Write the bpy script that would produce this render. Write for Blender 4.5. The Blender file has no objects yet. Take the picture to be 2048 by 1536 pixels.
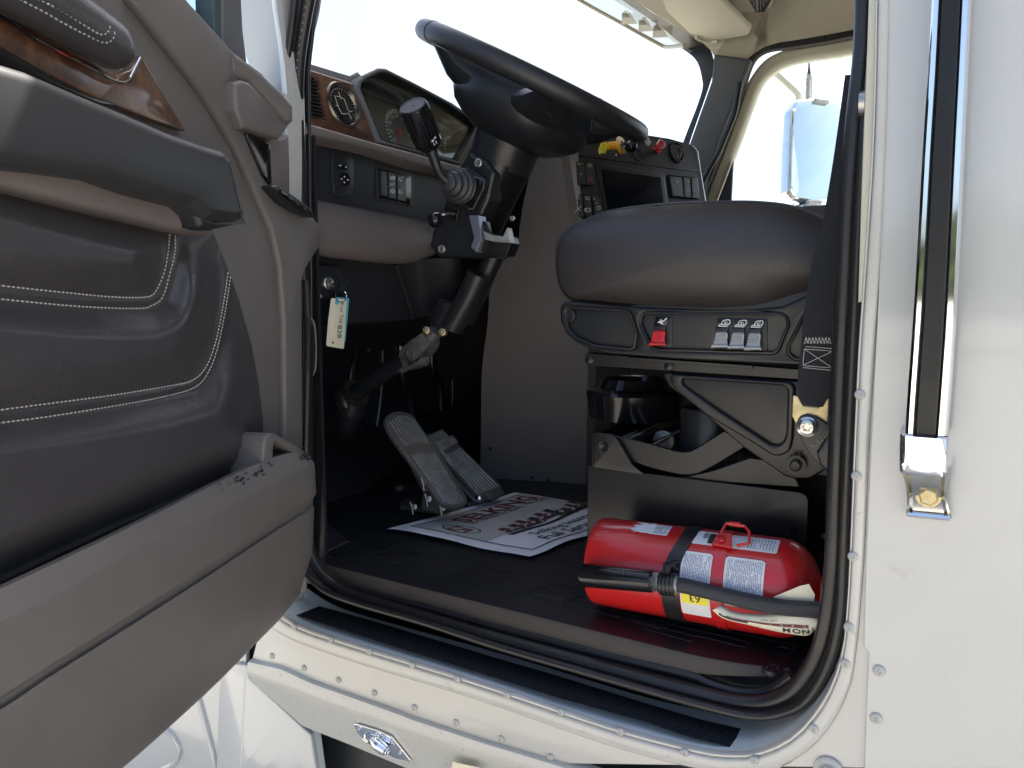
import bpy, bmesh, math, random
from mathutils import Vector, Matrix
random.seed(7)
SC = bpy.context.scene
COL = SC.collection
rad = math.radians

# ------------------------------------------------------------------ camera
FPX = 1450.0
cam_d = bpy.data.cameras.new('camera')
cam = bpy.data.objects.new('camera', cam_d)
COL.objects.link(cam)
cam.location = (0, -0.9, 1.70)
cam.rotation_euler = (rad(90 - 6.6), 0, rad(30))
cam_d.sensor_width = 36
cam_d.lens = FPX / 2048 * 36
cam_d.clip_start = 0.02
cam_d.clip_end = 2000
SC.camera = cam
# ------------------------------------------------------------------ light
SUN_EL, SUN_AZ = 62.0, -14          # azimuth from +Y towards -X
world = bpy.data.worlds.new('World')
SC.world = world
world.use_nodes = True
wn = world.node_tree
bg = wn.nodes['Background']
sky = wn.nodes.new('ShaderNodeTexSky')
sky.sky_type = 'NISHITA'
sky.sun_disc = False
sky.sun_elevation = rad(SUN_EL)
sky.sun_rotation = rad(-SUN_AZ)
sky.air_density = 1.0
sky.dust_density = 5.0
sky.ozone_density = 1.5
wn.links.new(sky.outputs[0], bg.inputs[0])
bg.inputs[1].default_value = 0.15
sl = bpy.data.lights.new('sun', 'SUN')
sl.energy = 4.5
sl.angle = rad(0.5)
sl.color = (1, 0.95, 0.87)
so = bpy.data.objects.new('sun', sl)
COL.objects.link(so)
sdir = Vector((-math.sin(rad(SUN_AZ)) * math.cos(rad(SUN_EL)), math.cos(rad(SUN_AZ)) * math.cos(rad(SUN_EL)), math.sin(rad(SUN_EL))))
so.rotation_euler = sdir.to_track_quat('Z', 'Y').to_euler()
so.location = (0, 0, 6)
SC.view_settings.view_transform = 'Standard'
SC.view_settings.look = 'None'
SC.view_settings.exposure = 1.3
SC.view_settings.gamma = 1
SC.view_settings.use_curve_mapping = False
SC.cycles.max_bounces = 10
SC.cycles.transparent_max_bounces = 16
SC.cycles.use_denoising = True

# ------------------------------------------------------------------ survey: photo measurements -> metres on real planes
C0 = Vector((0, -0.9, 1.70))
_p, _y = rad(6.6), rad(30)
FW = Vector((-math.sin(_y) * math.cos(_p), math.cos(_y) * math.cos(_p), -math.sin(_p)))
RT = Vector((math.cos(_y), math.sin(_y), 0))
UP = RT.cross(FW)
def ray(u, v): return FW + RT * ((u - 1024) / FPX) + UP * ((768 - v) / FPX)
def onp(u, v, p0, n):
    d = ray(u, v)
    return C0 + d * ((p0 - C0).dot(n) / d.dot(n))
def pl(p0, n):
    p0, n = Vector(p0), Vector(n).normalized()
    return lambda u, v, off=0.0: onp(u, v, p0 + n * off, n)
def XP(x): return lambda u, v, off=0.0: onp(u, v, Vector((x + off, 0, 0)), Vector((1, 0, 0)))
def YP(y): return lambda u, v, off=0.0: onp(u, v, Vector((0, y - off, 0)), Vector((0, -1, 0)))
def ZP(z): return lambda u, v, off=0.0: onp(u, v, Vector((0, 0, z + off)), Vector((0, 0, 1)))
def px(s):
    return [tuple(float(q) for q in t.split(',')) for t in s.split()]
def P(s, f, off=0.0):
    return [f(u, v, off) for u, v in (px(s) if isinstance(s, str) else s)]
DN = Vector((0.951, 0.309, 0)).normalized()
DT = Vector((0.309, -0.951, 0)).normalized()      # along the door, away from the hinge
DC = -0.894
def DP(u, v, off=0.0): return onp(u, v, DN * (DC + off), DN)

# ------------------------------------------------------------------ curves
def cr(pts, n=6, closed=False):
    pts = [Vector(p) for p in pts]
    m = len(pts)
    out = []
    rng = range(m if closed else m - 1)
    for i in rng:
        if closed:
            a, b, c, d = pts[(i - 1) % m], pts[i], pts[(i + 1) % m], pts[(i + 2) % m]
        else:
            b, c = pts[i], pts[i + 1]
            a = pts[i - 1] if i > 0 else b * 2 - c
            d = pts[i + 2] if i + 2 < m else c * 2 - b
        for k in range(n):
            t = k / n
            out.append(0.5 * ((2 * b) + (c - a) * t + (2 * a - 5 * b + 4 * c - d) * t * t + (3 * b - a - 3 * c + d) * t ** 3))
    if not closed: out.append(pts[-1])
    return out
def resamp(pts, n):
    pts = [Vector(p) for p in pts]
    L = [0]
    for a, b in zip(pts, pts[1:]): L.append(L[-1] + (b - a).length)
    out, j = [], 0
    for i in range(n):
        s = L[-1] * i / (n - 1)
        while j < len(L) - 2 and L[j + 1] < s: j += 1
        seg = L[j + 1] - L[j]
        t = 0 if seg < 1e-12 else (s - L[j]) / seg
        out.append(pts[j].lerp(pts[j + 1], min(max(t, 0), 1)))
    return out
def rnd(pts, r, seg=4):
    """fillet the corners of a closed polygon"""
    pts = [Vector(p) for p in pts]
    out, m = [], len(pts)
    for i in range(m):
        a, b, c = pts[i - 1], pts[i], pts[(i + 1) % m]
        ri = r[i] if isinstance(r, (list, tuple)) else r
        u, w = (a - b), (c - b)
        lu, lw = u.length, w.length
        if ri <= 0 or lu < 1e-9 or lw < 1e-9:
            out.append(b); continue
        u.normalize(); w.normalize()
        ang = u.angle(w)
        if ang > 2.9: out.append(b); continue
        d = min(ri / math.tan(ang / 2), lu * .48, lw * .48)
        s, e = b + u * d, b + w * d
        for k in range(seg + 1):
            t = k / seg
            out.append(s * (1 - t) ** 2 + b * 2 * t * (1 - t) + e * t * t)
    return out

# ------------------------------------------------------------------ object helpers
WL = {}
def props(o, label=None, cat=None, group=None, kind=None):
    if label: o['label'] = label
    if cat: o['category'] = cat
    if group: o['group'] = group
    if kind: o['kind'] = kind
    return o
def thing(name, loc, label, cat, group=None):
    o = bpy.data.objects.new(name, None)
    o.empty_display_size = .05
    COL.objects.link(o)
    o.location = loc
    WL[o.name] = Vector(loc)
    return props(o, label, cat, group)
def finish(me, name, mat, parent=None, smooth=True, angle=32, bevel=0, seg=2, sub=0):
    bm = bmesh.new(); bm.from_mesh(me)
    bmesh.ops.remove_doubles(bm, verts=bm.verts, dist=1e-6)
    bmesh.ops.recalc_face_normals(bm, faces=bm.faces)
    vs = bm.verts
    if len(vs):
        c = sum((v.co for v in vs), Vector()) / len(vs)
        c.z = min(v.co.z for v in vs)
    else: c = Vector()
    for v in vs: v.co -= c
    bm.to_mesh(me); bm.free()
    for p in me.polygons: p.use_smooth = smooth
    if smooth: me.set_sharp_from_angle(angle=rad(angle))
    me.materials.clear(); me.materials.append(mat)
    me.name = name
    o = bpy.data.objects.new(name, me)
    COL.objects.link(o)
    WL[o.name] = c
    if parent:
        o.parent = parent
        o.location = c - WL[parent.name]
    else: o.location = c
    if bevel:
        b = o.modifiers.new('bevel', 'BEVEL'); b.width = bevel; b.segments = seg; b.limit_method = 'ANGLE'; b.angle_limit = rad(30)
        b.harden_normals = True
    if sub:
        s = o.modifiers.new('sub', 'SUBSURF'); s.levels = sub; s.render_levels = sub
    return o
class MB:
    def __init__(s): s.v = []; s.f = []
    def add(s, vs, fs):
        b = len(s.v); s.v += [Vector(p) for p in vs]; s.f += [tuple(b + i for i in f) for f in fs]; return s
    def quad(s, a, b, c, d): return s.add([a, b, c, d], [(0, 1, 2, 3)])
    def prism(s, pts, vec):
        n = len(pts); vec = Vector(vec)
        return s.add([Vector(p) for p in pts] + [Vector(p) + vec for p in pts], [tuple(range(n))[::-1], tuple(range(n, 2 * n))] + [(i, (i + 1) % n, n + (i + 1) % n, n + i) for i in range(n)])
    def box(s, c, ax, ay, az):
        c, ax, ay, az = Vector(c), Vector(ax) / 2, Vector(ay) / 2, Vector(az) / 2
        return s.prism([c - ax - ay - az, c + ax - ay - az, c + ax + ay - az, c - ax + ay - az], az * 2)
    def aabb(s, a, b):
        a, b = Vector(a), Vector(b)
        return s.box((a + b) / 2, (b.x - a.x, 0, 0), (0, b.y - a.y, 0), (0, 0, b.z - a.z))
    def loft(s, rings, closed=True, caps=True, loop=False):
        n = len(rings[0]); m = len(rings)
        vs = [p for r in rings for p in r]; fs = []
        for i in range(m if loop else m - 1):
            for k in range(n if closed else n - 1):
                k2, i2 = (k + 1) % n, (i + 1) % m
                fs.append((i * n + k, i * n + k2, i2 * n + k2, i2 * n + k))
        if caps and closed and not loop: fs += [tuple(range(n))[::-1], tuple(range((m - 1) * n, m * n))]
        return s.add(vs, fs)
    def tube(s, path, r, seg=12, closed=False, flat=1.0, up=None):
        path = [Vector(p) for p in path]; n = len(path)
        rs = r if isinstance(r, (list, tuple)) else [r] * n
        if len(rs) != n: rs = [rs[min(int(i * len(rs) / n), len(rs) - 1)] for i in range(n)]
        rings = []; prev = None
        for i in range(n):
            a = path[i - 1] if (i > 0 or closed) else path[i]
            b = path[(i + 1) % n] if (i < n - 1 or closed) else path[i]
            t = (b - a).normalized()
            if up is not None: x = Vector(up) - t * t.dot(Vector(up))
            elif prev is None: x = t.orthogonal()
            else: x = prev - t * prev.dot(t)
            x.normalize(); prev = x; y = t.cross(x)
            rings.append([path[i] + x * math.cos(2 * math.pi * k / seg) * rs[i] * flat + y * math.sin(2 * math.pi * k / seg) * rs[i] for k in range(seg)])
        return s.loft(rings, loop=closed)
    def lathe(s, o, ax, prof, seg=24):
        o, ax = Vector(o), Vector(ax).normalized()
        x = ax.orthogonal().normalized(); y = ax.cross(x)
        return s.loft([[o + ax * d + (x * math.cos(2 * math.pi * k / seg) + y * math.sin(2 * math.pi * k / seg)) * max(r, 1e-5) for k in range(seg)] for d, r in prof])
    def build(s, name, mat, parent=None, **k):
        me = bpy.data.meshes.new(name)
        me.from_pydata([tuple(v) for v in s.v], [], s.f)
        me.validate()
        return finish(me, name, mat, parent, **k)
def newell(pts):
    n = Vector()
    for a, b in zip(pts, pts[1:] + pts[:1]):
        n += Vector(((a.y - b.y) * (a.z + b.z), (a.z - b.z) * (a.x + b.x), (a.x - b.x) * (a.y + b.y)))
    return n.normalized()
def plate(name, outer, mat, parent=None, thick=.01, bev=.002, holes=(), toward=None, **k):
    """flat panel with real thickness, rounded rims and openings; front face lies on the given outline"""
    outer = [Vector(p) for p in outer]
    o = sum(outer, Vector()) / len(outer)
    n = newell(outer)
    tw = Vector(toward) if toward is not None else (C0 - o)
    if n.dot(tw) < 0: n = -n
    x = n.orthogonal().normalized(); y = n.cross(x)
    cu = bpy.data.curves.new(name, 'CURVE'); cu.dimensions = '2D'; cu.fill_mode = 'BOTH'
    for ring in [outer] + [list(h) for h in holes]:
        sp = cu.splines.new('POLY'); sp.points.add(len(ring) - 1); sp.use_cyclic_u = True
        for i, p in enumerate(ring):
            d = Vector(p) - o
            sp.points[i].co = (d.dot(x), d.dot(y), 0, 1)
    bev = min(bev, thick * .49)
    cu.bevel_depth = bev; cu.bevel_resolution = 2; cu.offset = -bev
    cu.extrude = thick / 2 - bev
    t = bpy.data.objects.new('t', cu)
    me = bpy.data.meshes.new_from_object(t)
    bpy.data.objects.remove(t); bpy.data.curves.remove(cu)
    M = Matrix((x, y, n)).transposed().to_4x4(); M.translation = o - n * thick / 2
    me.transform(M)
    return finish(me, name, mat, parent, **k)
def text(name, s, f, u, v, up_px, du, mat, parent, off=.0006, rot=0, thick=.0003, pw=None, shear=0, bold=0, align='CENTER', mapf=None, size=None, xd=None, yd=None, o=None):
    """raised lettering: f = plane function, up_px = cap height in photo pixels"""
    cu = bpy.data.curves.new(name, 'FONT'); cu.body = s; cu.align_x = align; cu.align_y = 'CENTER'
    cu.size = 1; cu.extrude = 0; cu.offset = bold; cu.shear = shear; cu.resolution_u = 2
    t = bpy.data.objects.new('t', cu)
    me = bpy.data.meshes.new_from_object(t)
    bpy.data.objects.remove(t); bpy.data.curves.remove(cu)
    if mapf:
        for vv in me.vertices: vv.co = mapf(vv.co.x, vv.co.y)
    else:
        if o is None:
            o = f(u, v, off); xd = (f(u + 5, v + du * 5, off) - o).normalized(); n = xd.cross(f(u, v - 5, off) - o).normalized(); yd = n.cross(xd)
            size = (f(u, v - up_px, off) - o).length / .7
        c, sn = math.cos(rot), math.sin(rot)
        for vv in me.vertices:
            a, b = vv.co.x * (pw or 1), vv.co.y
            vv.co = o + (xd * (a * c - b * sn) + yd * (a * sn + b * c)) * size
    return finish(me, name, mat, parent, smooth=False)
def stitches(name, path, mat, parent, pitch=.006, ln=.0042, r=.0008, skew=0):
    L = sum((b - a).length for a, b in zip(path, path[1:]))
    n = max(4, int(L / pitch)); pts = resamp(path, n * 2 + 1)
    m = MB()
    for i in range(n):
        a, c = pts[2 * i], pts[2 * i + 2]
        mid = (a + c) / 2; d = (c - a).normalized() * ln / 2
        m.tube([mid - d, mid - d * .6, mid + d * .6, mid + d], [r * .35, r, r, r * .35], 6)
    return m.build(name, mat, parent)
def coons(T, B, L, R, nu, nv):
    T, B, L, R = resamp(T, nu), resamp(B, nu), resamp(L, nv), resamp(R, nv)
    g = []
    for j in range(nv):
        t = j / (nv - 1); row = []
        for i in range(nu):
            s = i / (nu - 1)
            row.append(T[i] * (1 - t) + B[i] * t + L[j] * (1 - s) + R[j] * s - (T[0] * (1 - t) * (1 - s) + T[-1] * (1 - t) * s + B[0] * t * (1 - s) + B[-1] * t * s))
        g.append(row)
    return g
def pv(s): return [Vector((u, v, 0)) for u, v in px(s)]
def polyd(p, line):
    best = 1e9
    for a, b in zip(line, line[1:]):
        ab = b - a; t = max(0, min(1, (p - a).dot(ab) / max(ab.length_squared, 1e-9)))
        best = min(best, (p - a - ab * t).length)
    return best
def sstep(a, b, x):
    t = max(0, min(1, (x - a) / (b - a))); return t * t * (3 - 2 * t)

# ------------------------------------------------------------------ materials
MATS = {}
def mat(name, col, rough=.5, metal=0, bump=None, var=None, coat=0, spec=.5, dirt=None, kind='noise', rvar=None, trans=0, sheen=0):
    m = bpy.data.materials.new(name); m.use_nodes = True
    nt = m.node_tree; b = nt.nodes['Principled BSDF']; N = nt.nodes.new; Lk = nt.links.new
    col = tuple(col) + (1,) if len(col) == 3 else col
    b.inputs['Base Color'].default_value = col
    b.inputs['Roughness'].default_value = rough
    b.inputs['Metallic'].default_value = metal
    b.inputs['Coat Weight'].default_value = coat
    b.inputs['Coat Roughness'].default_value = .06
    b.inputs['Specular IOR Level'].default_value = spec
    geo = N('ShaderNodeNewGeometry')
    cur = None
    def noise(scale, det=4, rg=.55):
        n = N('ShaderNodeTexNoise'); n.inputs['Scale'].default_value = scale; n.inputs['Detail'].default_value = det; n.inputs['Roughness'].default_value = rg
        Lk(geo.outputs['Position'], n.inputs['Vector']); return n
    def ramp(src, a, c, ca=(0, 0, 0, 1), cb=(1, 1, 1, 1)):
        r = N('ShaderNodeValToRGB'); r.color_ramp.elements[0].position = a; r.color_ramp.elements[1].position = c
        r.color_ramp.elements[0].color = ca; r.color_ramp.elements[1].color = cb
        Lk(src, r.inputs[0]); return r
    def mix(fac, a, bcol):
        x = N('ShaderNodeMix'); x.data_type = 'RGBA'
        if hasattr(fac, 'links'): Lk(fac, x.inputs[0])
        else: x.inputs[0].default_value = fac
        for i, q in ((6, a), (7, bcol)):
            if hasattr(q, 'links'): Lk(q, x.inputs[i])
            else: x.inputs[i].default_value = q
        return x.outputs[2]
    if var:
        n = noise(var[0], 5, .6); r = ramp(n.outputs[0], .3, .7, tuple(c * (1 - var[1]) for c in col[:3]) + (1,), tuple(min(1, c * (1 + var[1])) for c in col[:3]) + (1,))
        cur = r.outputs[0]
    if dirt:          # (scale, threshold, colour, amount)
        n = noise(dirt[0], 8, .72); r = ramp(n.outputs[0], dirt[1], dirt[1] + .08)
        mm = N('ShaderNodeMath'); mm.operation = 'MULTIPLY'; mm.inputs[1].default_value = dirt[3]; Lk(r.outputs[0], mm.inputs[0])
        cur = mix(mm.outputs[0], cur if cur else col, tuple(dirt[2]) + (1,))
    if cur: Lk(cur, b.inputs['Base Color'])
    if rvar:
        n = noise(rvar[0], 6, .6); mr = N('ShaderNodeMapRange'); mr.inputs['To Min'].default_value = rough - rvar[1]; mr.inputs['To Max'].default_value = rough + rvar[1]
        mr.inputs['From Min'].default_value = .3; mr.inputs['From Max'].default_value = .7
        Lk(n.outputs[0], mr.inputs[0]); Lk(mr.outputs[0], b.inputs['Roughness'])
    if bump:          # (scale, strength, distance)
        if kind == 'leather':
            t = N('ShaderNodeTexVoronoi'); t.feature = 'DISTANCE_TO_EDGE'; t.inputs['Scale'].default_value = bump[0]
            w = noise(bump[0] * .4, 2); va = N('ShaderNodeVectorMath'); va.operation = 'MULTIPLY_ADD'
            va.inputs[1].default_value = (2.2 / bump[0],) * 3; Lk(w.outputs[1], va.inputs[0]); Lk(geo.outputs['Position'], va.inputs[2]); Lk(va.outputs[0], t.inputs['Vector'])
            src = ramp(t.outputs[0], 0, .35).outputs[0]
        elif kind == 'weave':
            t = N('ShaderNodeTexWave'); t.inputs['Scale'].default_value = bump[0]; t.bands_direction = 'DIAGONAL'; Lk(geo.outputs['Position'], t.inputs['Vector']); src = t.outputs[0]
        else:
            src = noise(bump[0], 3, .5).outputs[0]
        bp = N('ShaderNodeBump'); bp.inputs['Strength'].default_value = bump[1]; bp.inputs['Distance'].default_value = bump[2] if len(bump) > 2 else .001
        Lk(src, bp.inputs['Height']); Lk(bp.outputs[0], b.inputs['Normal'])
    MATS[name] = m
    return m
def glassmat(name, tint=(.93, .97, .96), refl=.9):
    m = bpy.data.materials.new(name); m.use_nodes = True; nt = m.node_tree; nt.nodes.clear(); N = nt.nodes.new
    o = N('ShaderNodeOutputMaterial'); mx = N('ShaderNodeMixShader'); t = N('ShaderNodeBsdfTransparent'); g = N('ShaderNodeBsdfGlossy'); lw = N('ShaderNodeLayerWeight'); lw.inputs[0].default_value = .5; pw = N('ShaderNodeMath'); pw.operation = 'POWER'; pw.inputs[1].default_value = 4.5
    t.inputs[0].default_value = tint + (1,); g.inputs['Roughness'].default_value = .0; g.inputs[0].default_value = (refl,) * 3 + (1,)
    f = N('ShaderNodeMapRange'); f.inputs['To Min'].default_value = .04; f.inputs['To Max'].default_value = .95
    nt.links.new(lw.outputs['Facing'], pw.inputs[0]); nt.links.new(pw.outputs[0], f.inputs[0])
    nt.links.new(f.outputs[0], mx.inputs[0]); nt.links.new(t.outputs[0], mx.inputs[1]); nt.links.new(g.outputs[0], mx.inputs[2]); nt.links.new(mx.outputs[0], o.inputs[0])
    return m
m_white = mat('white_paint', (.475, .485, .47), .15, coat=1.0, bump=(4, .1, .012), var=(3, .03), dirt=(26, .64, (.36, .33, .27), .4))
m_whitejamb = mat('white_jamb_paint', (.72, .79, .80), .22, coat=.6, dirt=(60, .68, (.2, .19, .16), .6))
m_rocker = mat('worn_white_paint', (.49, .485, .45), .22, coat=.7, bump=(9, .08, .01), var=(5, .05), dirt=(70, .62, (.22, .17, .12), .75))
m_rivet = mat('painted_rivet', (.43, .43, .41), .4, coat=.1)
m_taupe = mat('taupe_plastic', (.128, .117, .110), .48, bump=(700, .35, .0006), var=(14, .06), rvar=(5, .05), dirt=(35, .72, (.08, .075, .07), .4))
m_taupe2 = mat('taupe_vinyl', (.140, .122, .118), .5, bump=(600, .3, .0006), var=(9, .05))
m_dleather = mat('dark_leather', (.048, .046, .049), .31, bump=(300, .22, .0006), kind='leather', rvar=(9, .06), var=(12, .1))
m_sleather = mat('brown_leather', (.046, .041, .041), .34, bump=(420, .35, .0007), kind='leather', rvar=(8, .06), var=(10, .12))
m_armleather = mat('armrest_vinyl', (.028, .029, .031), .42, bump=(900, .25, .0005), rvar=(7, .07))
m_black = mat('black_plastic', (.016, .018, .021), .36, bump=(900, .25, .0004), rvar=(12, .08))
m_dash = mat('dash_black_plastic', (.013, .0145, .018), .5, bump=(1000, .4, .0004))
m_gloss = mat('gloss_black', (.008, .008, .01), .12)
m_screen = mat('screen_glass', (.004, .006, .012), .2, spec=.08)
m_rubber = mat('black_rubber', (.017, .017, .018), .34, bump=(30, .15, .002), rvar=(14, .1))
m_rubber2 = mat('floor_rubber', (.017, .018, .021), .42, bump=(500, .5, .0005), rvar=(9, .08), dirt=(120, .68, (.09, .085, .08), .5))
m_edge = mat('brown_mat_edge', (.060, .050, .042), .55, bump=(500, .3, .0006), var=(20, .1))
m_metalblk = mat('black_powder_coat', (.012, .012, .0125), .33, bump=(1200, .18, .0003), rvar=(6, .06))
m_steel = mat('steel', (.42, .42, .41), .35, metal=.9, var=(60, .15))
m_cast = mat('cast_steel', (.13, .125, .115), .45, metal=.3, bump=(250, .5, .001), var=(60, .25), dirt=(70, .62, (.12, .09, .06), .5))
m_alu = mat('worn_aluminium', (.40, .40, .38), .42, metal=.5, bump=(300, .4, .0008), var=(50, .3))
m_ribm = mat('worn_rib', (.34, .33, .31), .42, metal=.35, bump=(400, .4, .0006), var=(40, .3), dirt=(110, .56, (.05, .045, .04), .8))
m_zinc = mat('yellow_zinc', (.50, .42, .24), .35, metal=.7, var=(60, .2))
m_chrome = mat('chrome', (.85, .86, .88), .05, metal=1)
m_chrome2 = mat('dull_chrome', (.6, .6, .58), .22, metal=1, var=(30, .1), dirt=(40, .6, (.35, .27, .16), .6))
m_red = mat('red_paint', (.52, .014, .016), .3, coat=.5, bump=(25, .04, .004), var=(12, .06), dirt=(48, .63, (.20, .09, .06), .8))
m_redp = mat('red_plastic', (.65, .03, .03), .35)
m_greyp = mat('grey_plastic', (.42, .43, .44), .4)
m_yelp = mat('yellow_plastic', (.80, .42, .02), .35)
m_yel = mat('yellow_print', (.85, .75, .05), .5)
m_label = mat('label_paper', (.74, .76, .78), .5, var=(60, .05))
m_tag = mat('cream_card', (.76, .72, .55), .6, var=(70, .05), dirt=(90, .66, (.4, .34, .22), .5))
m_bluetag = mat('blue_card', (.10, .45, .62), .5)
m_paper = mat('paper', (.88, .89, .94), .85, bump=(60, .3, .002), var=(30, .03))
m_printbg = mat('print_grey', (.50, .50, .49), .8, bump=(60, .3, .002), var=(9, .12))
m_ink = mat('dark_ink', (.035, .033, .035), .7)
m_inkred = mat('maroon_ink', (.17, .045, .045), .7)
m_inkblue = mat('blue_ink', (.10, .13, .30), .7)
m_inkgreen = mat('green_ink', (.03, .16, .10), .7)
m_print = mat('white_marking', (.75, .77, .8), .5)
m_pink = mat('red_marking', (.7, .12, .14), .5)
m_thread = mat('light_thread', (.50, .46, .42), .7)
m_thread2 = mat('grey_thread', (.33, .33, .35), .7)
m_belt = mat('belt_webbing', (.022, .024, .029), .6, bump=(900, .7, .0006), kind='weave')
m_beige = mat('beige_headliner', (.54, .50, .40), .8, bump=(500, .35, .0008), var=(6, .04))
m_cream = mat('cream_frame_paint', (.58, .56, .44), .35)
m_greypillar = mat('grey_pillar_trim', (.10, .105, .115), .6, bump=(500, .3, .0006))
m_hose = mat('braided_hose', (.040, .042, .048), .45, bump=(330, .6, .0008), kind='weave', dirt=(60, .62, (.14, .13, .12), .5))
m_brass = mat('brass_gauge', (.5, .42, .2), .3, metal=.8)
m_clus_glare = mat('gauge_face', (.10, .093, .078), .35, var=(8, .05), coat=.4)  # taupe base carries the beige glare of the cluster glass as colour
m_mirror = mat('mirror_glass', (.80, .86, .88), .02, metal=1)
m_win = glassmat('window_glass', (.95, .985, .98))
m_tint = glassmat('tinted_window', (.88, .97, .97))
m_wshade = glassmat('visor_acrylic', (.52, .50, .38))
m_conc = mat('concrete', (.47, .44, .38), .85, bump=(40, .4, .004), var=(.7, .12), dirt=(1.4, .62, (.2, .19, .17), .4))
m_grass = mat('grass', (.10, .12, .05), .9, var=(.8, .3))
m_leaf = mat('foliage', (.05, .075, .03), .7, var=(3, .4))
def gritmat():
    m = mat('grip_tape', (.018, .019, .022), .85, spec=.15, bump=(1400, 1.0, .0015)); nt = m.node_tree; N = nt.nodes.new; b = nt.nodes['Principled BSDF']
    g = N('ShaderNodeNewGeometry'); v = N('ShaderNodeTexNoise'); v.inputs['Scale'].default_value = 420; v.inputs['Detail'].default_value = 2; nt.links.new(g.outputs['Position'], v.inputs['Vector'])
    r = N('ShaderNodeValToRGB'); r.color_ramp.elements[0].position = .55; r.color_ramp.elements[1].position = .78
    r.color_ramp.elements[0].color = (.016, .018, .023, 1); r.color_ramp.elements[1].color = (.10, .105, .12, 1)
    nt.links.new(v.outputs[0], r.inputs[0]); nt.links.new(r.outputs[0], b.inputs['Base Color']); return m
m_grip = gritmat()
def woodmat():
    m = mat('burl_wood', (.2, .08, .03), .3, coat=1.0); nt = m.node_tree; N = nt.nodes.new; b = nt.nodes['Principled BSDF']
    b.inputs['Coat Roughness'].default_value = .12
    g = N('ShaderNodeNewGeometry'); n = N('ShaderNodeTexNoise'); n.inputs['Scale'].default_value = 16; n.inputs['Detail'].default_value = 9; n.inputs['Roughness'].default_value = .72; n.inputs['Distortion'].default_value = 2.2
    nt.links.new(g.outputs['Position'], n.inputs['Vector'])
    r = N('ShaderNodeValToRGB'); e = r.color_ramp.elements; e[0].position = .30; e[0].color = (.018, .008, .005, 1); e[1].position = .72; e[1].color = (.22, .10, .05, 1)
    x = e.new(.5); x.color = (.085, .038, .022, 1)
    nt.links.new(n.outputs[0], r.inputs[0]); nt.links.new(r.outputs[0], b.inputs['Base Color']); return m
m_wood = woodmat()

# ================================================================== SETTING
g = MB()
g.quad((-600, -600, 0), (600, -600, 0), (600, 600, 0), (-600, 600, 0))
go = g.build('ground', m_conc, smooth=False); props(go, 'pale concrete yard beneath and around the truck', 'ground', kind='structure')

k = MB(); rt_ = random.Random(11)  # unseen trees, added to give chrome and paint something to mirror
for i in range(60):
    x, y = -75 + i * 2.6 + rt_.uniform(-1, 1), -34 + rt_.uniform(-3, 3); h = rt_.uniform(4, 8.5)
    for j in range(70):
        a, r = rt_.uniform(0, 6.28), rt_.uniform(.2, 2.2); c = Vector((x + math.cos(a) * r, y + math.sin(a) * r, rt_.uniform(.5, 1) * h * (1 - r / 6)))
        d1 = Vector((rt_.uniform(-1, 1), rt_.uniform(-1, 1), rt_.uniform(-1, 1))).normalized() * .5; d2 = d1.orthogonal().normalized() * .4
        k.quad(c - d1 - d2, c + d1 - d2, c + d1 + d2, c - d1 + d2)
tr_ = k.build('reflection_trees', m_leaf, smooth=False); props(tr_, 'distant row of unseen trees, added for the chrome and paint to reflect', 'trees', kind='stuff')
# ================================================================== TRUCK CAB
cab = thing('truck_cab', (0, 1.0, 0), 'white painted truck cab with open driver doorway, riveted door surround and black floor', 'truck')
ZS, ZT, ZF = 1.120, 1.199, 1.190
Y0 = YP(0)
inner = px('470,1140 520,1190 560,1222 600,1247 650,1266 760,1300 900,1342 1000,1374 1100,1407 1250,1456 1400,1494 1460,1502 1520,1497 1590,1462 1650,1388 1683,1300 1694,1200 1700,1080 1707,900 1716,700 1730,500 1745,250 1752,-60')
outer = px('440,1165 500,1222 548,1258 590,1282 650,1304 760,1340 900,1382 1000,1414 1100,1450 1250,1500 1400,1537 1480,1545 1560,1534 1640,1478 1695,1385 1712,1300 1722,1200 1730,1080 1738,900 1750,700 1764,500 1776,250 1782,-60')
pin = [Y0(u, v) for u, v in inner]; pout = [Y0(u, v) for u, v in outer]
NB = 90
ins, outs = resamp(cr(pin, 5), NB), resamp(cr(pout, 5), NB)
# skin: right side panel and rocker round the opening
XR, XL, ZB, ZTOP = 1.35, -1.05, .985, 2.95
skin = [outs[i] for i in range(NB)]
sk = [Vector((XL, 0, outs[0].z + .02))] + skin + [Vector((outs[-1].x - .01, 0, 2.62)), Vector((XL - .2, 0, 2.62)), Vector((XL - .2, 0, ZTOP)), Vector((XR, 0, ZTOP)), Vector((XR, 0, .72)), Vector((-.12, 0, .72))]
rk = P('1733,1720 1730,1536 1120,1527 824,1436 624,1358 505,1317', Y0) + [Vector((XL, 0, 1.14))]
side = plate('side_panel', sk[:-1] + [Vector((-.045, 0, .72))] + [Y0(1732, 1536)] + rk[2:], m_rocker, cab, thick=.012, bev=.001, toward=(0, -1, 0))
# upper right wall panel lies 2 mm proud with its own soft paint
sp2 = [Y0(1752, -80), Y0(1762, 180), Y0(1765, 400), Y0(1757, 600), Y0(1752, 700), Y0(1742, 900), Y0(1733, 1100), Y0(1728, 1290), Y0(1738, 1302), Y0(1734, 1400), Y0(1728, 1560), Y0(1722, 1720), Vector((XR, 0, .6)), Vector((XR, 0, 2.9)), Vector((-.05, 0, 2.9))]
plate('wall_panel', [p + Vector((0, -.004, 0)) for p in sp2], m_white, cab, thick=.0035, bev=.0012, toward=(0, -1, 0))
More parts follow.
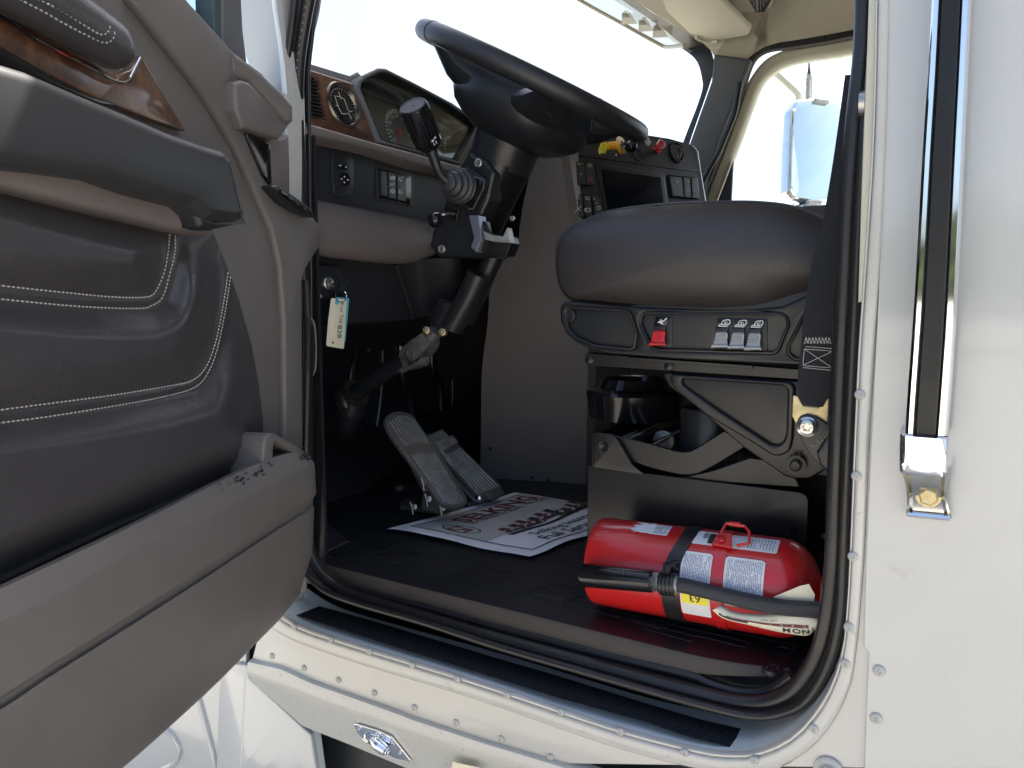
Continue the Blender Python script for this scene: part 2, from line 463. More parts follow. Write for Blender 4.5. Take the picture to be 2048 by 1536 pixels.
# raised riveted flange
b = MB(); rings = []
for i in range(NB):
    a, c = ins[i], outs[i]
    w = c - a
    rings.append([a + Vector((0, .004, 0)), a + w * .02 + Vector((0, -.003, 0)), a + w * .08 + Vector((0, -.0065, 0)), a + w * .17 + Vector((0, -.0065, 0)), a + w * .20 + Vector((0, -.0035, 0)), a + w * .23 + Vector((0, -.0035, 0)), a + w * .26 + Vector((0, -.007, 0)), a + w * .34 + Vector((0, -.0085, 0)), a + w * .80 + Vector((0, -.0085, 0)), a + w * .88 + Vector((0, -.007, 0)), a + w * .97 + Vector((0, -.001, 0)), c + Vector((0, .0, 0))])
b.loft(rings, closed=False)
b.build('door_flange', m_rocker, cab, angle=60)
# jamb return
b = MB(); b.loft([[p, p + Vector((0, .004, 0)), Vector((p.x, .09, p.z))] for p in ins], closed=False)
b.build('door_jamb', m_whitejamb, cab)
# grip tape
tp = P('593,1230 639,1212 740,1240 900,1288 1010,1321 1120,1353 1287,1405 1406,1440 1486,1458 1460,1493 1381,1474 1287,1442 1120,1396 1000,1358 824,1304', ZP(ZS + .0012))
plate('grip_tape', tp, m_grip, cab, thick=.0012, bev=.0002, toward=(0, 0, 1))
# rivets
def rivet(p, n, r, name='rivet', m=m_rivet, par=cab):
    n = Vector(n); k = MB()
    k.lathe(p, n, [(-.001, r), (.0006, r), (.0022, r * .88), (.0032, r * .6), (.0036, r * .38), (.0028, r * .3), (.0026, r * .24), (.0036, r * .18), (.0038, 0)], 20)
    return k.build(name, m, par, angle=50)
for u, v in px('588,1252 661,1279 739,1303 824,1330 915,1358 1014,1390 1122,1424 1241,1463 1369,1505 1509,1520 1628,1457 1691,1327 1698,1254 1706,1113 1713,952 1720,789'):
    rivet(Y0(u, v, .0085), (0, -1, 0), .0058)
for u, v in px('544,1312 608,1336 677,1360 749,1386 829,1415 912,1445 1003,1478 1101,1514'):
    rivet(Y0(u, v, .0005), (0, -1, 0), .0058)
for u, v in px('1758,1341 1752,1436'):
    rivet(Y0(u, v, .0045), (0, -1, 0), .0068)
k = MB(); p = Y0(1657, 1540, .001); k.lathe(p, (0, -1, 0), [(0, .017), (.003, .017), (.005, .014), (.005, .011)], 24); k.lathe(p, (0, -1, 0), [(.004, .010), (.011, .010), (.013, .007), (.013, 0)], 6)
k.build('step_bolt', m_rivet, cab)
# striker
sy = YP(.02)
k = MB(); p = sy(1727, 207); k.tube([p + Vector((-.002, 0, 0)), p + Vector((.03, 0, 0))], .007); k.lathe(p, (1, 0, 0), [(-.004, .0), (-.004, .0135), (.002, .0135), (.003, .009), (.004, 0)])
k.build('latch_striker', m_steel, cab)
jp = P('1740,-80 1762,-80 1756,100 1750,230 1744,400 1738,600 1716,605 1722,400 1728,240 1734,100', YP(.005)); plate('striker_plate', jp, m_cream, cab, thick=.01, bev=.002)
# weatherstrip
ws = px('628,-60 606,60 597,130 595,194 598,300 600,390 606,560 612,700 612,900 613,1040 620,1100 645,1150 700,1189 850,1236 1000,1280 1200,1335 1400,1388 1480,1405 1540,1404 1590,1378 1632,1318 1655,1240 1668,1120 1672,1000 1678,850 1684,700 1691,560 1699,400 1711,250 1727,100 1733,-80')
yw = YP(.052)
wp = cr([yw(u, v) for u, v in ws], 6)
k = MB(); k.tube(wp, [.0115] * len(wp), 14, up=(0, -1, 0))
lip = cr([YP(.030)(u, v) for u, v in px('596,-60 582,60 572,140 574,200 580,300 584,390 590,560 594,700 594,900 594,1060 602,1126 640,1174 700,1202 850,1246 1000,1295 1200,1353 1400,1410 1500,1432 1560,1428 1615,1400 1660,1325 1682,1230 1688,1120 1692,1000 1700,820 1711,600 1721,400 1731,250 1746,100 1751,-80')], 6)
k.tube(lip, [.006] * len(lip), 8, up=(0, -1, 0))
k.loft([[a, c] for a, c in zip(resamp(wp, 160), resamp(lip, 160))], closed=False)
k.build('weatherstrip', m_rubber, cab, angle=50)
k = MB(); k.tube(cr([YP(.075)(u, v) for u, v in px('640,1125 665,1162 720,1182 850,1213 1000,1256 1200,1308 1370,1348 1420,1368 1480,1385 1540,1382 1585,1352')], 6), .0085, 10)
k.loft([[YP(.075)(u, v), YP(.052)(u, v + 24)] for u, v in px('650,1150 720,1190 850,1216 1000,1258 1200,1310 1400,1362 1500,1390')], closed=False)
k.build('threshold_seal', m_rubber, cab, angle=50)
# floor
k = MB(); k.aabb((-1.44, .10, ZF - .05), (1.3, 2.05, ZF)); k.build('floor', m_rubber2, cab)
te = px('600,1100 642,1128 750,1148 855,1172 1000,1210 1120,1243 1287,1292 1428,1330 1500,1347 1545,1358 1572,1352')
top = resamp(cr([YP(.075)(u, v) for u, v in te], 4), 40)
for q in top[:34]: q.z = ZT
bot = [Vector((q.x, q.y - .003, q.z - .026)) for q in top]
for i in range(34, 40):
    t = (i - 33) / 6.0; top[i].z = ZT; top[i].y = .075 + .03 * t * t; bot[i].y = top[i].y - .003; bot[i].z = ZT - .026 * (1 - .7 * t)
k = MB(); k.loft([[bb, t + Vector((0, -.001, -.003)), t + Vector((0, .002, 0))] for t, bb in zip(top, bot)], closed=False)
k.build('threshold_edge', m_edge, cab, angle=50)
k = MB(); back = [Vector((q.x, .205, ZT)) for q in top]
k.loft([[t + Vector((0, .002, 0)), b2, b2 + Vector((0, .006, -.010))] for t, b2 in zip(top, back)], closed=False)
k.build('threshold_plate', m_rubber2, cab)
# treads: raised ribs on threshold
zt = ZP(ZT)
def ribs(name, rows, r=.0016):
    for (u0, v0, u1, v1) in rows:
        if max(zt(u0, v0).y, zt(u1, v1).y) > .205: continue
        MB().tube([zt(u0, v0, .0), zt(u1, v1, .0)], r, 6).build(name, m_rubber2, cab)
ribs('tread_rib', [(1100, 1178, 1190, 1208), (1100, 1190, 1182, 1218), (1098, 1202, 1172, 1227), (1298, 1237, 1402, 1264), (1290, 1247, 1393, 1274), (1283, 1257, 1384, 1284), (1100, 1171, 1330, 1236), (1330, 1236, 1600, 1293),
    (1210, 1205, 1290, 1226), (1204, 1214, 1282, 1235), (980, 1160, 1060, 1182), (972, 1170, 1052, 1192), (1400, 1262, 1500, 1286), (1394, 1272, 1492, 1296), (700, 1112, 790, 1134), (706, 1104, 800, 1126), (716, 1096, 806, 1118), (905, 1100, 960, 1075), (905, 1100, 1000, 1122), (1000, 1122, 1050, 1096), (950, 1135, 1000, 1105), (1000, 1150, 1062, 1118), (1060, 1165, 1120, 1130), (920, 1108, 870, 1128), (870, 1128, 960, 1150), (1075, 1170, 1130, 1185), (820, 1106, 900, 1124), (1160, 1215, 1240, 1236), (1010, 1178, 1075, 1196)])
for u, v, r in ((1566, 1303, .014), (1545, 1338, .014), (700, 1098, .010), (660, 1116, .010)):
    k = MB(); p = zt(u, v, .0); k.lathe(p, (0, 0, 1), [(-.004, r), (.0018, r), (.0022, r * .82), (-.002, r * .75), (-.002, r * .5), (.001, r * .42), (.001, r * .2), (0, 0)], 24); k.build('mat_fastener', m_rubber2, cab)
for q in ('905,1150 965,1130 1030,1148 972,1170', '1050,1188 1112,1166 1180,1186 1122,1209', '730,1112 790,1096 842,1110 785,1128', '1245,1236 1305,1216 1375,1236 1318,1258'):
    MB().tube(rnd(P(q, zt), .006), .0015, 6, closed=True).build('tread_outline', m_rubber2, cab)
    plate('tread_pad', rnd([p.lerp(sum(P(q, zt), Vector()) / 4, .25) for p in P(q, zt, .0012)], .004), m_rubber2, cab, thick=.0022, bev=.0006, toward=(0, 0, 1))
# inner walls
k = MB(); k.prism([Vector((-1.06, .10, 1.84)), Vector((-1.08, .10, 1.97)), Vector((-1.40, .10, 2.02)), Vector((-1.46, .10, 1.84))], (0, 1.0, 0)); k.prism([Vector((-1.00, 1.10, 1.70)), Vector((-1.00, 1.10, 2.02)), Vector((-1.40, 1.10, 2.04)), Vector((-1.46, 1.10, 1.70))], (0, .93, 0)); k.build('dash_sun_block', m_black, cab)  # unseen filler behind the dash, added to keep sun off the toe board
k = MB()
k.aabb((-1.46, .0, 1.0), (-1.42, 2.05, 1.98)); k.build('firewall', mat('firewall_mat', (.030, .032, .037), .3, bump=(14, .3, .01)), cab)
k = MB()       # pressed ribs of the firewall
for path, r in (('712,700 700,780 735,880 742,910 760,800 765,700', .014), ('800,690 806,760 822,800 826,880 824,960', .024), ('862,690 866,745 880,770 882,860 882,950', .015), ('905,760 905,960', .006)):
    k.tube(cr([XP(-1.42)(u, v) for u, v in px(path)], 6), r, 14)
k.build('firewall_rib', mat('glossy_black_paint', (.02, .022, .027), .22, coat=.5), cab)
k = MB(); k.aabb((-1.42, .088, 1.19), (-.985, .095, 2.0)); k.build('kick_panel', m_black, cab)
k = MB()
tb = [Z3 for Z3 in P('650,990 655,985 790,950 965,955 965,963', ZP(ZF))]
k.prism([Vector((-1.42, .09, ZF)), Vector((-1.42, .09, 1.34)), Vector((-1.30, .09, ZF))], (0, 1.9, 0)); k.build('toe_board', m_rubber2, cab)
k = MB(); fp = [ZP(ZF + .001)(u, v) for u, v in px('655,990 745,1066 640,1110 600,1100')]
k.prism([Vector((-1.26, .10, ZF)), Vector((-1.26, .10, ZF + .12)), Vector((-1.02, .10, ZF + .012)), Vector((-1.02, .10, ZF))], (0, .10, 0)); k.build('foot_rest', m_rubber2, cab, bevel=.006)
for u, v in px('738,700 923,751 954,836 714,940 900,905'):
    rivet(XP(-1.418)(u, v), (1, 0, 0), .007, 'firewall_screw', m_cast)
k = MB()
k.aabb((1.28, .02, 1.0), (1.32, 2.1, 2.9)); k.build('rear_wall', m_beige, cab)
# passenger wall with door opening handled below; roof
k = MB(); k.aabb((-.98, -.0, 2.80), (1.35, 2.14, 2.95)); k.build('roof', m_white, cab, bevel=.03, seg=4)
# engine cover
LP = pl((-1.10, .83, 0), (Vector((-.916, .888, 0)) - Vector((-1.10, .83, 0))).cross(Vector((0, 0, 1))))
RP = pl((-.916, .888, 0), Vector((.096, .024, 0)).cross(Vector((0, 0, 1))))
lft = px('1075,290 1048,400 1040,450 1030,503 985,543 976,640 964,740 962,850 960,964')
fld = px('1096,290 1064,400 1066,440 1075,503 1080,543 1092,640 1098,720 1093,820 1089,969')
rgt = px('1118,290 1135,400 1142,440 1160,503 1170,543 1176,640 1176,720 1174,820 1171,976')
k = MB(); rows = []
for a, c, d in zip(lft, fld, rgt):
    A, Cc, D = LP(*a), LP(*c), RP(*d)
    rows.append([A + Vector((-.02, .35, 0)), A, Cc, D, D + Vector((.012, .03, 0)), D + Vector((.02, .6, 0))])
rows2 = []
for j in range(6): rows2.append(resamp(cr([r[j] for r in rows], 4), 60))
k.loft([[rows2[j][i] for j in range(6)] for i in range(60)], closed=False)
k.build('engine_cover', m_taupe2, cab, angle=14)
k = MB(); k.aabb((-1.43, 1.2, 1.19), (-.2, 1.35, 1.85)); k.build('engine_cover_core', m_black, cab)
for u, v in px('980,897 1064,955 1098,960'):
    rivet(LP(u, v, .001) if u < 1090 else RP(u, v, .001), (.2, -1, 0), .005, 'cover_screw', m_black)
# ---- windshield, frit frame, pillars, headliner
def wsx(y):   # windshield plan curve
    t = (y - 1.02) / 1.02; return -1.55 + .50 * t * t + .13 * t
def wsp(y, z): return Vector((wsx(y) + (z - 2.05) * .34 - .03, y, z))
k = MB(); k.loft([[wsp(.06 + 1.96 * i / 24, 1.98 + .78 * j / 10) for j in range(11)] for i in range(25)], closed=False)
k.build('windshield', m_win, cab)
Y2 = YP(1.98)
fo = '1150,-60 1220,-30 1269,0 1319,34 1400,81 1420,98 1428,125 1422,162 1378,290 1372,330'
fi = '1118,-60 1192,-30 1244,0 1300,37 1369,91 1400,116 1412,150 1411,187 1372,290 1366,330'
def topcurve(u, v):
    z = 2.70
    return ZP(2.70)(u, v) if v < 78 else YP(1.98)(u, v)
def blend(u, v):
    a = ZP(2.70)(u, v) if v < 120 else None
    c = YP(1.99)(u, v)
    if a is None or a.y > c.y: return c
    return a
k = MB()
A = resamp(cr([blend(u, v) for u, v in px(fo)], 5), 60); B = resamp(cr([blend(u, v) for u, v in px(fi)], 5), 60)
k.loft([[a, b2, b2 + Vector((-.02, .01, 0)), a + Vector((-.03, .02, 0))] for a, b2 in zip(A, B)])
k.build('windshield_surround', m_black, cab)
# headliner: from windshield edge back over the ceiling and down to the passenger door frame
edge = [blend(u, v) for u, v in px('1240,-20 1269,0 1319,34 1400,81 1420,98 1428,112')]
edge = resamp(edge, 24)
door = resamp([YP(2.02)(u, v) for u, v in px('1760,52 1697,67 1600,84 1560,90 1520,104 1500,119')], 24)
k = MB(); rws = []
k.loft([[edge[i], edge[i] * .75 + (Vector((-.55, 1.2 + .70 * i / 23, 2.80))) * .25, Vector((-.75 + .15 * i / 23, .6 + 1.30 * i / 23, 2.79)), Vector((.2, .1 + 1.80 * i / 23, 2.79)), Vector((1.3, .1 + 1.80 * i / 23, 2.79))] for i in range(24)], closed=False)
k.loft([[door[i], door[i] + Vector((0, -.02, .05)), Vector((door[i].x, 1.90, 2.79))] for i in range(24)], closed=False)
c1 = [YP(1.99)(1428, 109), YP(2.0)(1465, 116), YP(2.02)(1500, 119)]
k.loft([[c1[0], edge[-1], Vector((-.60, 1.90, 2.79))], [c1[1], c1[1] + Vector((0, -.02, .06)), Vector((-.58, 1.9, 2.79))], [c1[2], c1[2] + Vector((0, -.02, .06)), Vector((-.55, 1.90, 2.79))], [door[20], door[20] + Vector((0, -.02, .05)), Vector((door[20].x, 1.9, 2.79))]], closed=False)
k.loft([[Vector((1.3, 2.02, 2.60)), Vector((1.3, 1.9, 2.79))], [door[0], Vector((door[0].x, 1.9, 2.79))]], closed=False)
k.build('headliner', m_beige, cab, angle=50)
plate('windshield_pillar_trim', rnd(P('1427,107 1502,117 1482,170 1444,266 1412,352 1404,420 1368,420 1378,287 1422,162', YP(1.97)), .01), m_greypillar, cab, thick=.05, bev=.012)
# passenger door frame in cream and window
fr_o = px('1800,50 1697,77 1600,94 1562,103 1528,122 1500,158 1484,195 1452,285 1409,397 1395,440')
fr_i = px('1800,84 1695,106 1620,117 1575,127 1545,143 1522,167 1504,210 1475,290 1434,400 1420,440')
k = MB(); FO = resamp(cr([YP(2.05)(u, v) for u, v in fr_o], 5), 60); FI = resamp(cr([YP(2.07)(u, v) for u, v in fr_i], 5), 60)
k.loft([[a + Vector((0, .03, 0)), a, a.lerp(b2, .3) + Vector((0, -.012, 0)), a.lerp(b2, .75) + Vector((0, -.01, 0)), b2, b2 + Vector((0, .05, 0))] for a, b2 in zip(FO, FI)], closed=False)
pd = thing('passenger_door', (-.1, 2.07, .9), 'closed passenger door seen across the cab with cream window frame', 'truck door')
k.build('window_frame', m_cream, pd, angle=50)
k = MB(); SO = resamp(cr([YP(2.035)(u, v) for u, v in px('1800,38 1697,68 1600,86 1545,93 1518,104 1499,126 1480,180 1462,235 1440,295 1412,368 1396,420')], 5), 50)
k.tube(SO, .020, 10); k.build('door_seal', m_rubber, pd)
plate('window_pane', [YP(2.09)(1440, 440), YP(2.09)(1475, 290), YP(2.09)(1522, 160), YP(2.09)(1575, 120), YP(2.09)(1900, 60), YP(2.09)(1900, 440)], m_win, pd, thick=.004, bev=.0005)
plate('window_corner', P('1466,322 1460,440 1425,440 1436,400', YP(2.06)), m_black, pd, thick=.02, bev=.003)
k = MB(); k.aabb((-.80, 2.03, .9), (.35, 2.12, YP(2.07)(1440, 425).z)); k.build('door_panel', m_taupe2, pd)
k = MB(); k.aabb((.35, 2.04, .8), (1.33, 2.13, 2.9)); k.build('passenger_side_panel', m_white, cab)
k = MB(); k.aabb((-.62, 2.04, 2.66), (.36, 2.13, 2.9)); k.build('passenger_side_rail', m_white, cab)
k = MB(); hp = cr([YP(1.93)(u, v) for u, v in px('1478,172 1475,190 1468,228 1452,268 1436,306 1422,330 1413,348 1404,364')], 6)
k.tube(hp, .0115, 12); k.lathe(hp[0], hp[0] - hp[1], [(0, .013), (.012, .012), (.016, .004)]); k.build('pillar_grab_handle', m_black, cab)
# overhead console, sun visors
plate('overhead_vent_console', rnd(P('1440,-60 1444,0 1497,47 1519,48 1537,31 1556,-20 1570,-60', ZP(2.74)), .006), m_beige, cab, thick=.05, bev=.01, toward=(0, 0, -1))
vp = P('1492,-20 1497,0 1520,40 1544,0 1556,-30', ZP(2.735)); plate('air_vent', vp, m_black, cab, thick=.01, bev=.002, toward=(0, 0, -1))
k = MB()
for i in range(7):
    u = 1498 + 6 * i; k.tube([ZP(2.733)(u, -20), ZP(2.733)(u + 2 + (2 if i < 3 else -3) * 1.0, 30 - abs(i - 3) * 9)], .0012, 6)
k.build('vent_slat', m_greyp, cab)
sv = thing('sun_visor', ZP(2.69)(1400, 40), 'beige sun visor folded up above the passenger side of the windshield', 'sun visor')
plate('visor_board', rnd(P('1240,-50 1300,-5 1380,68 1440,82 1497,71 1503,58 1436,-8 1400,-50', pl((-.75, 1.7, 2.69), (-.15, -.1, -1))), .015), m_beige, sv, thick=.02, bev=.008, toward=(0, 0, -1))
k = MB(); q = pl((-.75, 1.7, 2.685), (-.15, -.1, -1)); k.tube(cr([q(u, v) for u, v in px('1392,74 1402,80 1420,84 1436,82')], 4), .007, 8); k.build('visor_hinge', m_beige, sv)
# outside sun shade over the windshield
ev = thing('exterior_sun_shade', (-1.2, 1.2, 2.72), 'translucent smoked sun shade mounted outside above the windshield', 'sun shade')
k = MB(); eo = [pl((-1.2, 1.5, 2.75), (.6, 0, 1))(u, v) for u, v in px('1100,-40 1159,0 1240,45 1316,87 1335,94 1369,91')]; ei = [pl((-1.2, 1.5, 2.75), (.6, 0, 1))(u, v) for u, v in px('1190,-40 1244,0 1290,32 1330,60 1350,78 1369,91')]
k.loft([[a, b2] for a, b2 in zip(resamp(cr(eo, 4), 30), resamp(cr(ei, 4), 30))], closed=False); k.build('shade_panel', m_wshade, ev)
k = MB(); k.tube(cr(eo, 4), .006, 8); k.build('shade_rim', m_cream, ev)
for u in (1262, 1296, 1325):
    k = MB(); q = pl((-1.2, 1.5, 2.752), (.6, 0, 1)); k.box(q(u, 0.42 * (u - 1159) - 6), (.05, .02, 0), (-.02, .05, 0), (0, 0, .012)); k.build('shade_bracket', m_cream, ev)
# driver A pillar (body) and cowl
k = MB()
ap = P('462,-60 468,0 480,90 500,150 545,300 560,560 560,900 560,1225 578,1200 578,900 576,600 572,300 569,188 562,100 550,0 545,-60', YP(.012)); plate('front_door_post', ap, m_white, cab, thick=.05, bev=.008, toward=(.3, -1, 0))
ap2 = P('545,-60 548,0 562,110 566,200 580,390 590,1140 622,1130 622,560 618,250 616,140 632,0 640,-60', YP(.075)); plate('windshield_pillar', ap2, m_rubber, cab, thick=.008, bev=.005)
k = MB(); k.tube(cr([YP(.004)(u, v) for u, v in px('545,-60 548,0 562,100 569,188')], 4), .004, 8); k.build('post_bead', m_whitejamb, cab)
k = MB(); k.tube(cr([YP(.085)(u, v) for u, v in px('634,-60 624,20 610,80 604,150 604,240 604,400 606,560')], 5), .013, 10); k.build('pillar_seal', m_rubber, cab)
stitches('seal_stitch', cr([YP(.038)(u, v) for u, v in px('620,-40 603,60 594,130 592,194 594,300 596,390')], 5), m_thread2, cab, .012, .004, .0006)
# lower body, fender and step box
k = MB()
k.aabb((-1.46, .10, .72), (1.33, 2.05, 1.10)); k.build('underbody', m_black, cab)
k = MB(); k.aabb((-2.6, .35, .85), (-1.46, 1.75, 1.80)); k.build('engine_bay', m_black, cab)
# hood / cowl side visible below and beyond the open door
hd = thing('hood', (-2.0, 1.0, .8), 'white sloping hood and cowl side ahead of the cab', 'hood')
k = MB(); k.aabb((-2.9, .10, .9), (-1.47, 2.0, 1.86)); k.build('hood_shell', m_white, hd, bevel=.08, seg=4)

sf = thing('step_fairing', (-.8, .02, .8), 'chipped white step fairing below the doorway with chrome latch', 'fairing')
lipu = px('496,1324 560,1338 624,1368 792,1427 824,1440 960,1485 1120,1533 1300,1592')
lipd = px('496,1353 560,1376 605,1392 700,1426 792,1461 950,1516 1120,1568 1300,1625')
botm = px('516,1374 574,1424 605,1452 699,1489 805,1533 950,1590 1120,1650 1300,1710')
f1, f2, f3, f4 = YP(.004), YP(-.008), YP(-.006), YP(.03)
U1, U2, U3 = (resamp([f(*q) for q in s], 40) for f, s in ((f2, lipu), (f2, lipd), (f4, botm)))
k = MB(); k.loft([[a + Vector((0, .02, .004)), a + Vector((0, .004, .002)), a, (a + c) / 2 + Vector((0, -.003, 0)), c, c + (d - c) * .15, d, d + Vector((0, .012, .002))] for a, c, d in zip(U1, U2, U3)], closed=False)
k.build('fairing_panel', mat('chipped_white_paint', (.49, .488, .45), .28, coat=.5, bump=(9, .1, .01), dirt=(150, .60, (.10, .08, .06), .85)), sf, angle=50)
# front fairing pieces
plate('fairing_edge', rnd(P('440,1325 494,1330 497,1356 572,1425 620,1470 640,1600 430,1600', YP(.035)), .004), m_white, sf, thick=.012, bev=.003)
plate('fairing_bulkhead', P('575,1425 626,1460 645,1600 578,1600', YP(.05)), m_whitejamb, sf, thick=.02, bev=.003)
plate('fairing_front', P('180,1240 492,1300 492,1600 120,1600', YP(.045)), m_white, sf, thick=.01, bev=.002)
k = MB(); k.tube(cr([YP(.04)(u, v) for u, v in px('494,1328 492,1400 488,1470 484,1560')], 4), .006, 10)
k.tube(cr([YP(.044)(u, v) for u, v in px('395,1385 410,1440 430,1520 438,1580')], 4), .007, 8)
k.tube(cr([YP(.044)(u, v) for u, v in px('320,1450 345,1470 360,1500 345,1530 300,1550')], 4), .007, 8)
k.build('fairing_rib', m_white, sf)
k = MB(); bx = YP(.25); k.prism([bx(640, 1470), bx(900, 1540), bx(900, 1700), bx(640, 1700)], (0, .02, 0)); k.build('tool_box_back', m_black, sf)
k = MB(); p = YP(.2)(730, 1600); k.tube([YP(.15)(690 + 62 * (1 - math.cos(t)), 1560 - 62 * math.sin(t)) for t in [i * math.pi / 12 for i in range(13)]], .006, 10); k.lathe(YP(.2)(712, 1535), (0, -1, 0), [(0, .01), (.012, .01), (.014, .006), (.014, 0)], 6); k.build('step_bracket', m_cast, sf)
# latch
fl = pl(U2[14] + Vector((0, -.001, 0)), (U3[14] - U2[14]).cross(U2[20] - U2[10]))
lt = rnd(P('707,1450 712,1449 756,1462 782,1474 800,1496 822,1524 790,1517 745,1494 716,1468', fl, .004), .003)
plate('latch_plate', lt, m_chrome, sf, thick=.003, bev=.001)
k = MB(); nrm = (fl(707, 1450, 1) - fl(707, 1450, 0)).normalized()
if nrm.y > 0: nrm = -nrm
sgn = 1 if (fl(740, 1480, .01) - fl(740, 1480, 0)).y < 0 else -1
a, c = fl(742, 1478, sgn * .012), fl(778, 1506, sgn * .014)
k.tube(cr([a, a.lerp(c, .15), a.lerp(c, .45), a.lerp(c, .8), c], 4), [.004, .007, .010, .0105, .010, .009, .006, .003], 14)
k.build('latch_handle', m_chrome, sf)
k = MB()
for (u, v) in ((730, 1468), (748, 1476)):
    k.tube([fl(u, v, sgn * .002), fl(u - 2, v + 10, sgn * .012), fl(u + 4, v + 16, sgn * .014)], .0022, 8)
k.tube([fl(728, 1480, sgn * .012), fl(748, 1488, sgn * .012)], .003, 8)
k.build('latch_hinge', m_chrome, sf)
for u, v in px('718,1458 768,1472 800,1506'):
    k = MB(); k.lathe(fl(u, v, sgn * .006), nrm, [(0, .003), (.001, .0025), (.0015, 0)], 10); k.build('latch_screw', m_chrome2, sf)
# warning label peeping in at the bottom edge
plate('warning_sticker', P('905,1524 960,1536 950,1560 900,1560', fl, sgn * .012), m_tag, sf, thick=.0006, bev=.0001)
# ================================================================== OPEN DRIVER DOOR
dr = thing('driver_door', DP(605, 1150), 'open driver door with taupe plastic trim, dark stitched leather panel and map pocket', 'truck door')
shell = P('-260,-260 150,-260 320,-75 377,0 469,103 531,150 545,240 545,376 640,446 643,490 612,540 606,560 606,640 607,930 607,1100 600,1182 555,1232 500,1295 410,1386 235,1542 60,1700 -260,1980', DP)
plate('door_trim', shell, m_taupe, dr, thick=.05, bev=.008, toward=DN)
bk = P('-260,-260 150,-260 320,-75 377,0 469,103 531,150 545,376 606,446 600,560 604,930 604,1100 592,1195 555,1240 500,1305 410,1396 235,1552 60,1710 -260,1990', DP, -.05)
plate('door_shell', bk, m_white, dr, thick=.045, bev=.008, toward=DN)
# window glass and frame beyond the sloping trim
plate('window_pane', P('150,-260 460,-260 440,40 440,110 300,-60', DP, -.03), m_tint, dr, thick=.005, bev=.0005, toward=DN)
plate('window_channel', P('427,-260 448,-260 447,0 446,130 430,110 429,60 427,0', DP, -.012), mat('teal_grey_rubber', (.05, .075, .08), .45), dr, thick=.03, bev=.003, toward=DN)
plate('window_frame', P('445,-260 484,-260 484,0 487,60 498,150 446,110 446,0', DP, -.008), m_greypillar, dr, thick=.045, bev=.004, toward=DN)
# sloping ridge and front column
rdg = P('150,-260 262,-60 262,0 303,50 344,103 385,155 419,203 448,252 475,297 516,390 547,459 562,530 570,640 571,780 571,900 607,900 606,640 606,560 612,540 643,490 641,448 628,436 590,412 545,378 520,330 500,290 487,256 474,225 469,193 473,170 484,163 531,150 469,103 377,0 320,-75 150,-260', DP, .012)
plate('trim_ridge', rdg[:-1], m_taupe, dr, thick=.016, bev=.006, toward=DN)
# hooded release recess
HP = pl(DP(470, 120, .014), DN + DT * .30)
n1 = rnd(P('455,96 469,103 500,125 531,150 569,186 590,211 591,246 578,243 540,205 500,166 480,160 462,150', HP), .006)
plate('release_hood', n1, m_taupe, dr, thick=.04, bev=.010, toward=DN)
plate('release_recess', P('471,166 486,160 500,164 540,203 584,246 560,279 530,270 489,257 474,222', DP, .030), m_taupe2, dr, thick=.03, bev=.006, toward=DN)
plate('storage_slot', rnd(P('490,260 541,288 545,374 527,352 505,300', DP, .016), .006), m_gloss, dr, thick=.02, bev=.002, toward=DN)
plate('hinge_side_trim', P('541,276 561,279 578,270 580,330 580,404 545,378', DP, .012), m_taupe, dr, thick=.03, bev=.003, toward=DN)
sw = plate('window_switch_panel', rnd(P('540,372 556,370 590,392 626,420 630,436 600,424 570,405', DP, .030), .003), m_black, dr, thick=.02, bev=.003, toward=DN)
for i in range(4):
    u, v = 556 + 15.5 * i, 379 + 11.2 * i
    k = MB(); k.prism(P([(u, v), (u + 13, v + 9.5), (u + 17, v + 17), (u + 2, v + 9)], DP, .031), DN * .006); k.build('window_switch', m_gloss, sw, bevel=.0012)
# leather panel: height field with seams
T = pv('-160,300 0,352 187,404 300,430 344,440 425,462'); B = pv('-160,1232 0,1160 100,1113 228,1058 400,985 488,952 527,905')
L = pv('-160,300 -160,700 -160,1232'); Rr = pv('425,462 452,528 478,600 503,690 518,770 526,840 527,905')
seam1 = pv('346,440 350,457 344,500 335,544 321,590 298,602 228,603 146,600 0,584 -160,560'); seam2 = pv('452,510 458,548 451,600 435,680 416,735 388,768 325,784 228,801 98,820 0,833 -160,862')
border = [q for q in T] + Rr[1:] + B[::-1]
G = coons(T, B, L, Rr, 130, 150)
def lh(p):
    d1, d2 = polyd(p, seam1), polyd(p, seam2)
    be = polyd(p, border)
    h = .004 + .034 * sstep(0, 85, be)
    g1 = sstep(2, 80, d1); g2 = sstep(2, 80, d2)
    h *= (.36 + .64 * g1) * (.36 + .64 * g2)
    for dd in (d1, d2):
        if dd < 16: h += .0035 * math.exp(-(dd / 7.5) ** 2)
    return h
k = MB(); k.loft([[DP(p.x, p.y, lh(p)) for p in row] for row in G], closed=False)
lp_ = k.build('leather_panel', m_dleather, dr, angle=80)
for nm, s in (('a', '340,460 337,498 329,543 312,582 293,594 228,594 130,585 0,571 -120,556'), ('b', '351,462 350,504 340,546 325,595 303,611 277,617 163,613 0,598 -120,584'), ('c', '456,543 449,595 433,677 413,732 384,761 325,774 228,790 98,807 0,820 -120,838'), ('d', '461,552 454,602 438,683 420,738 391,774 325,794 228,812 98,833 0,846 -120,866')):
    q = resamp(cr(pv(s), 5), 120); stitches('stitching', [DP(w.x, w.y, lh(w) + .0008) for w in q], m_thread, lp_, .0052, .0034, .0008)
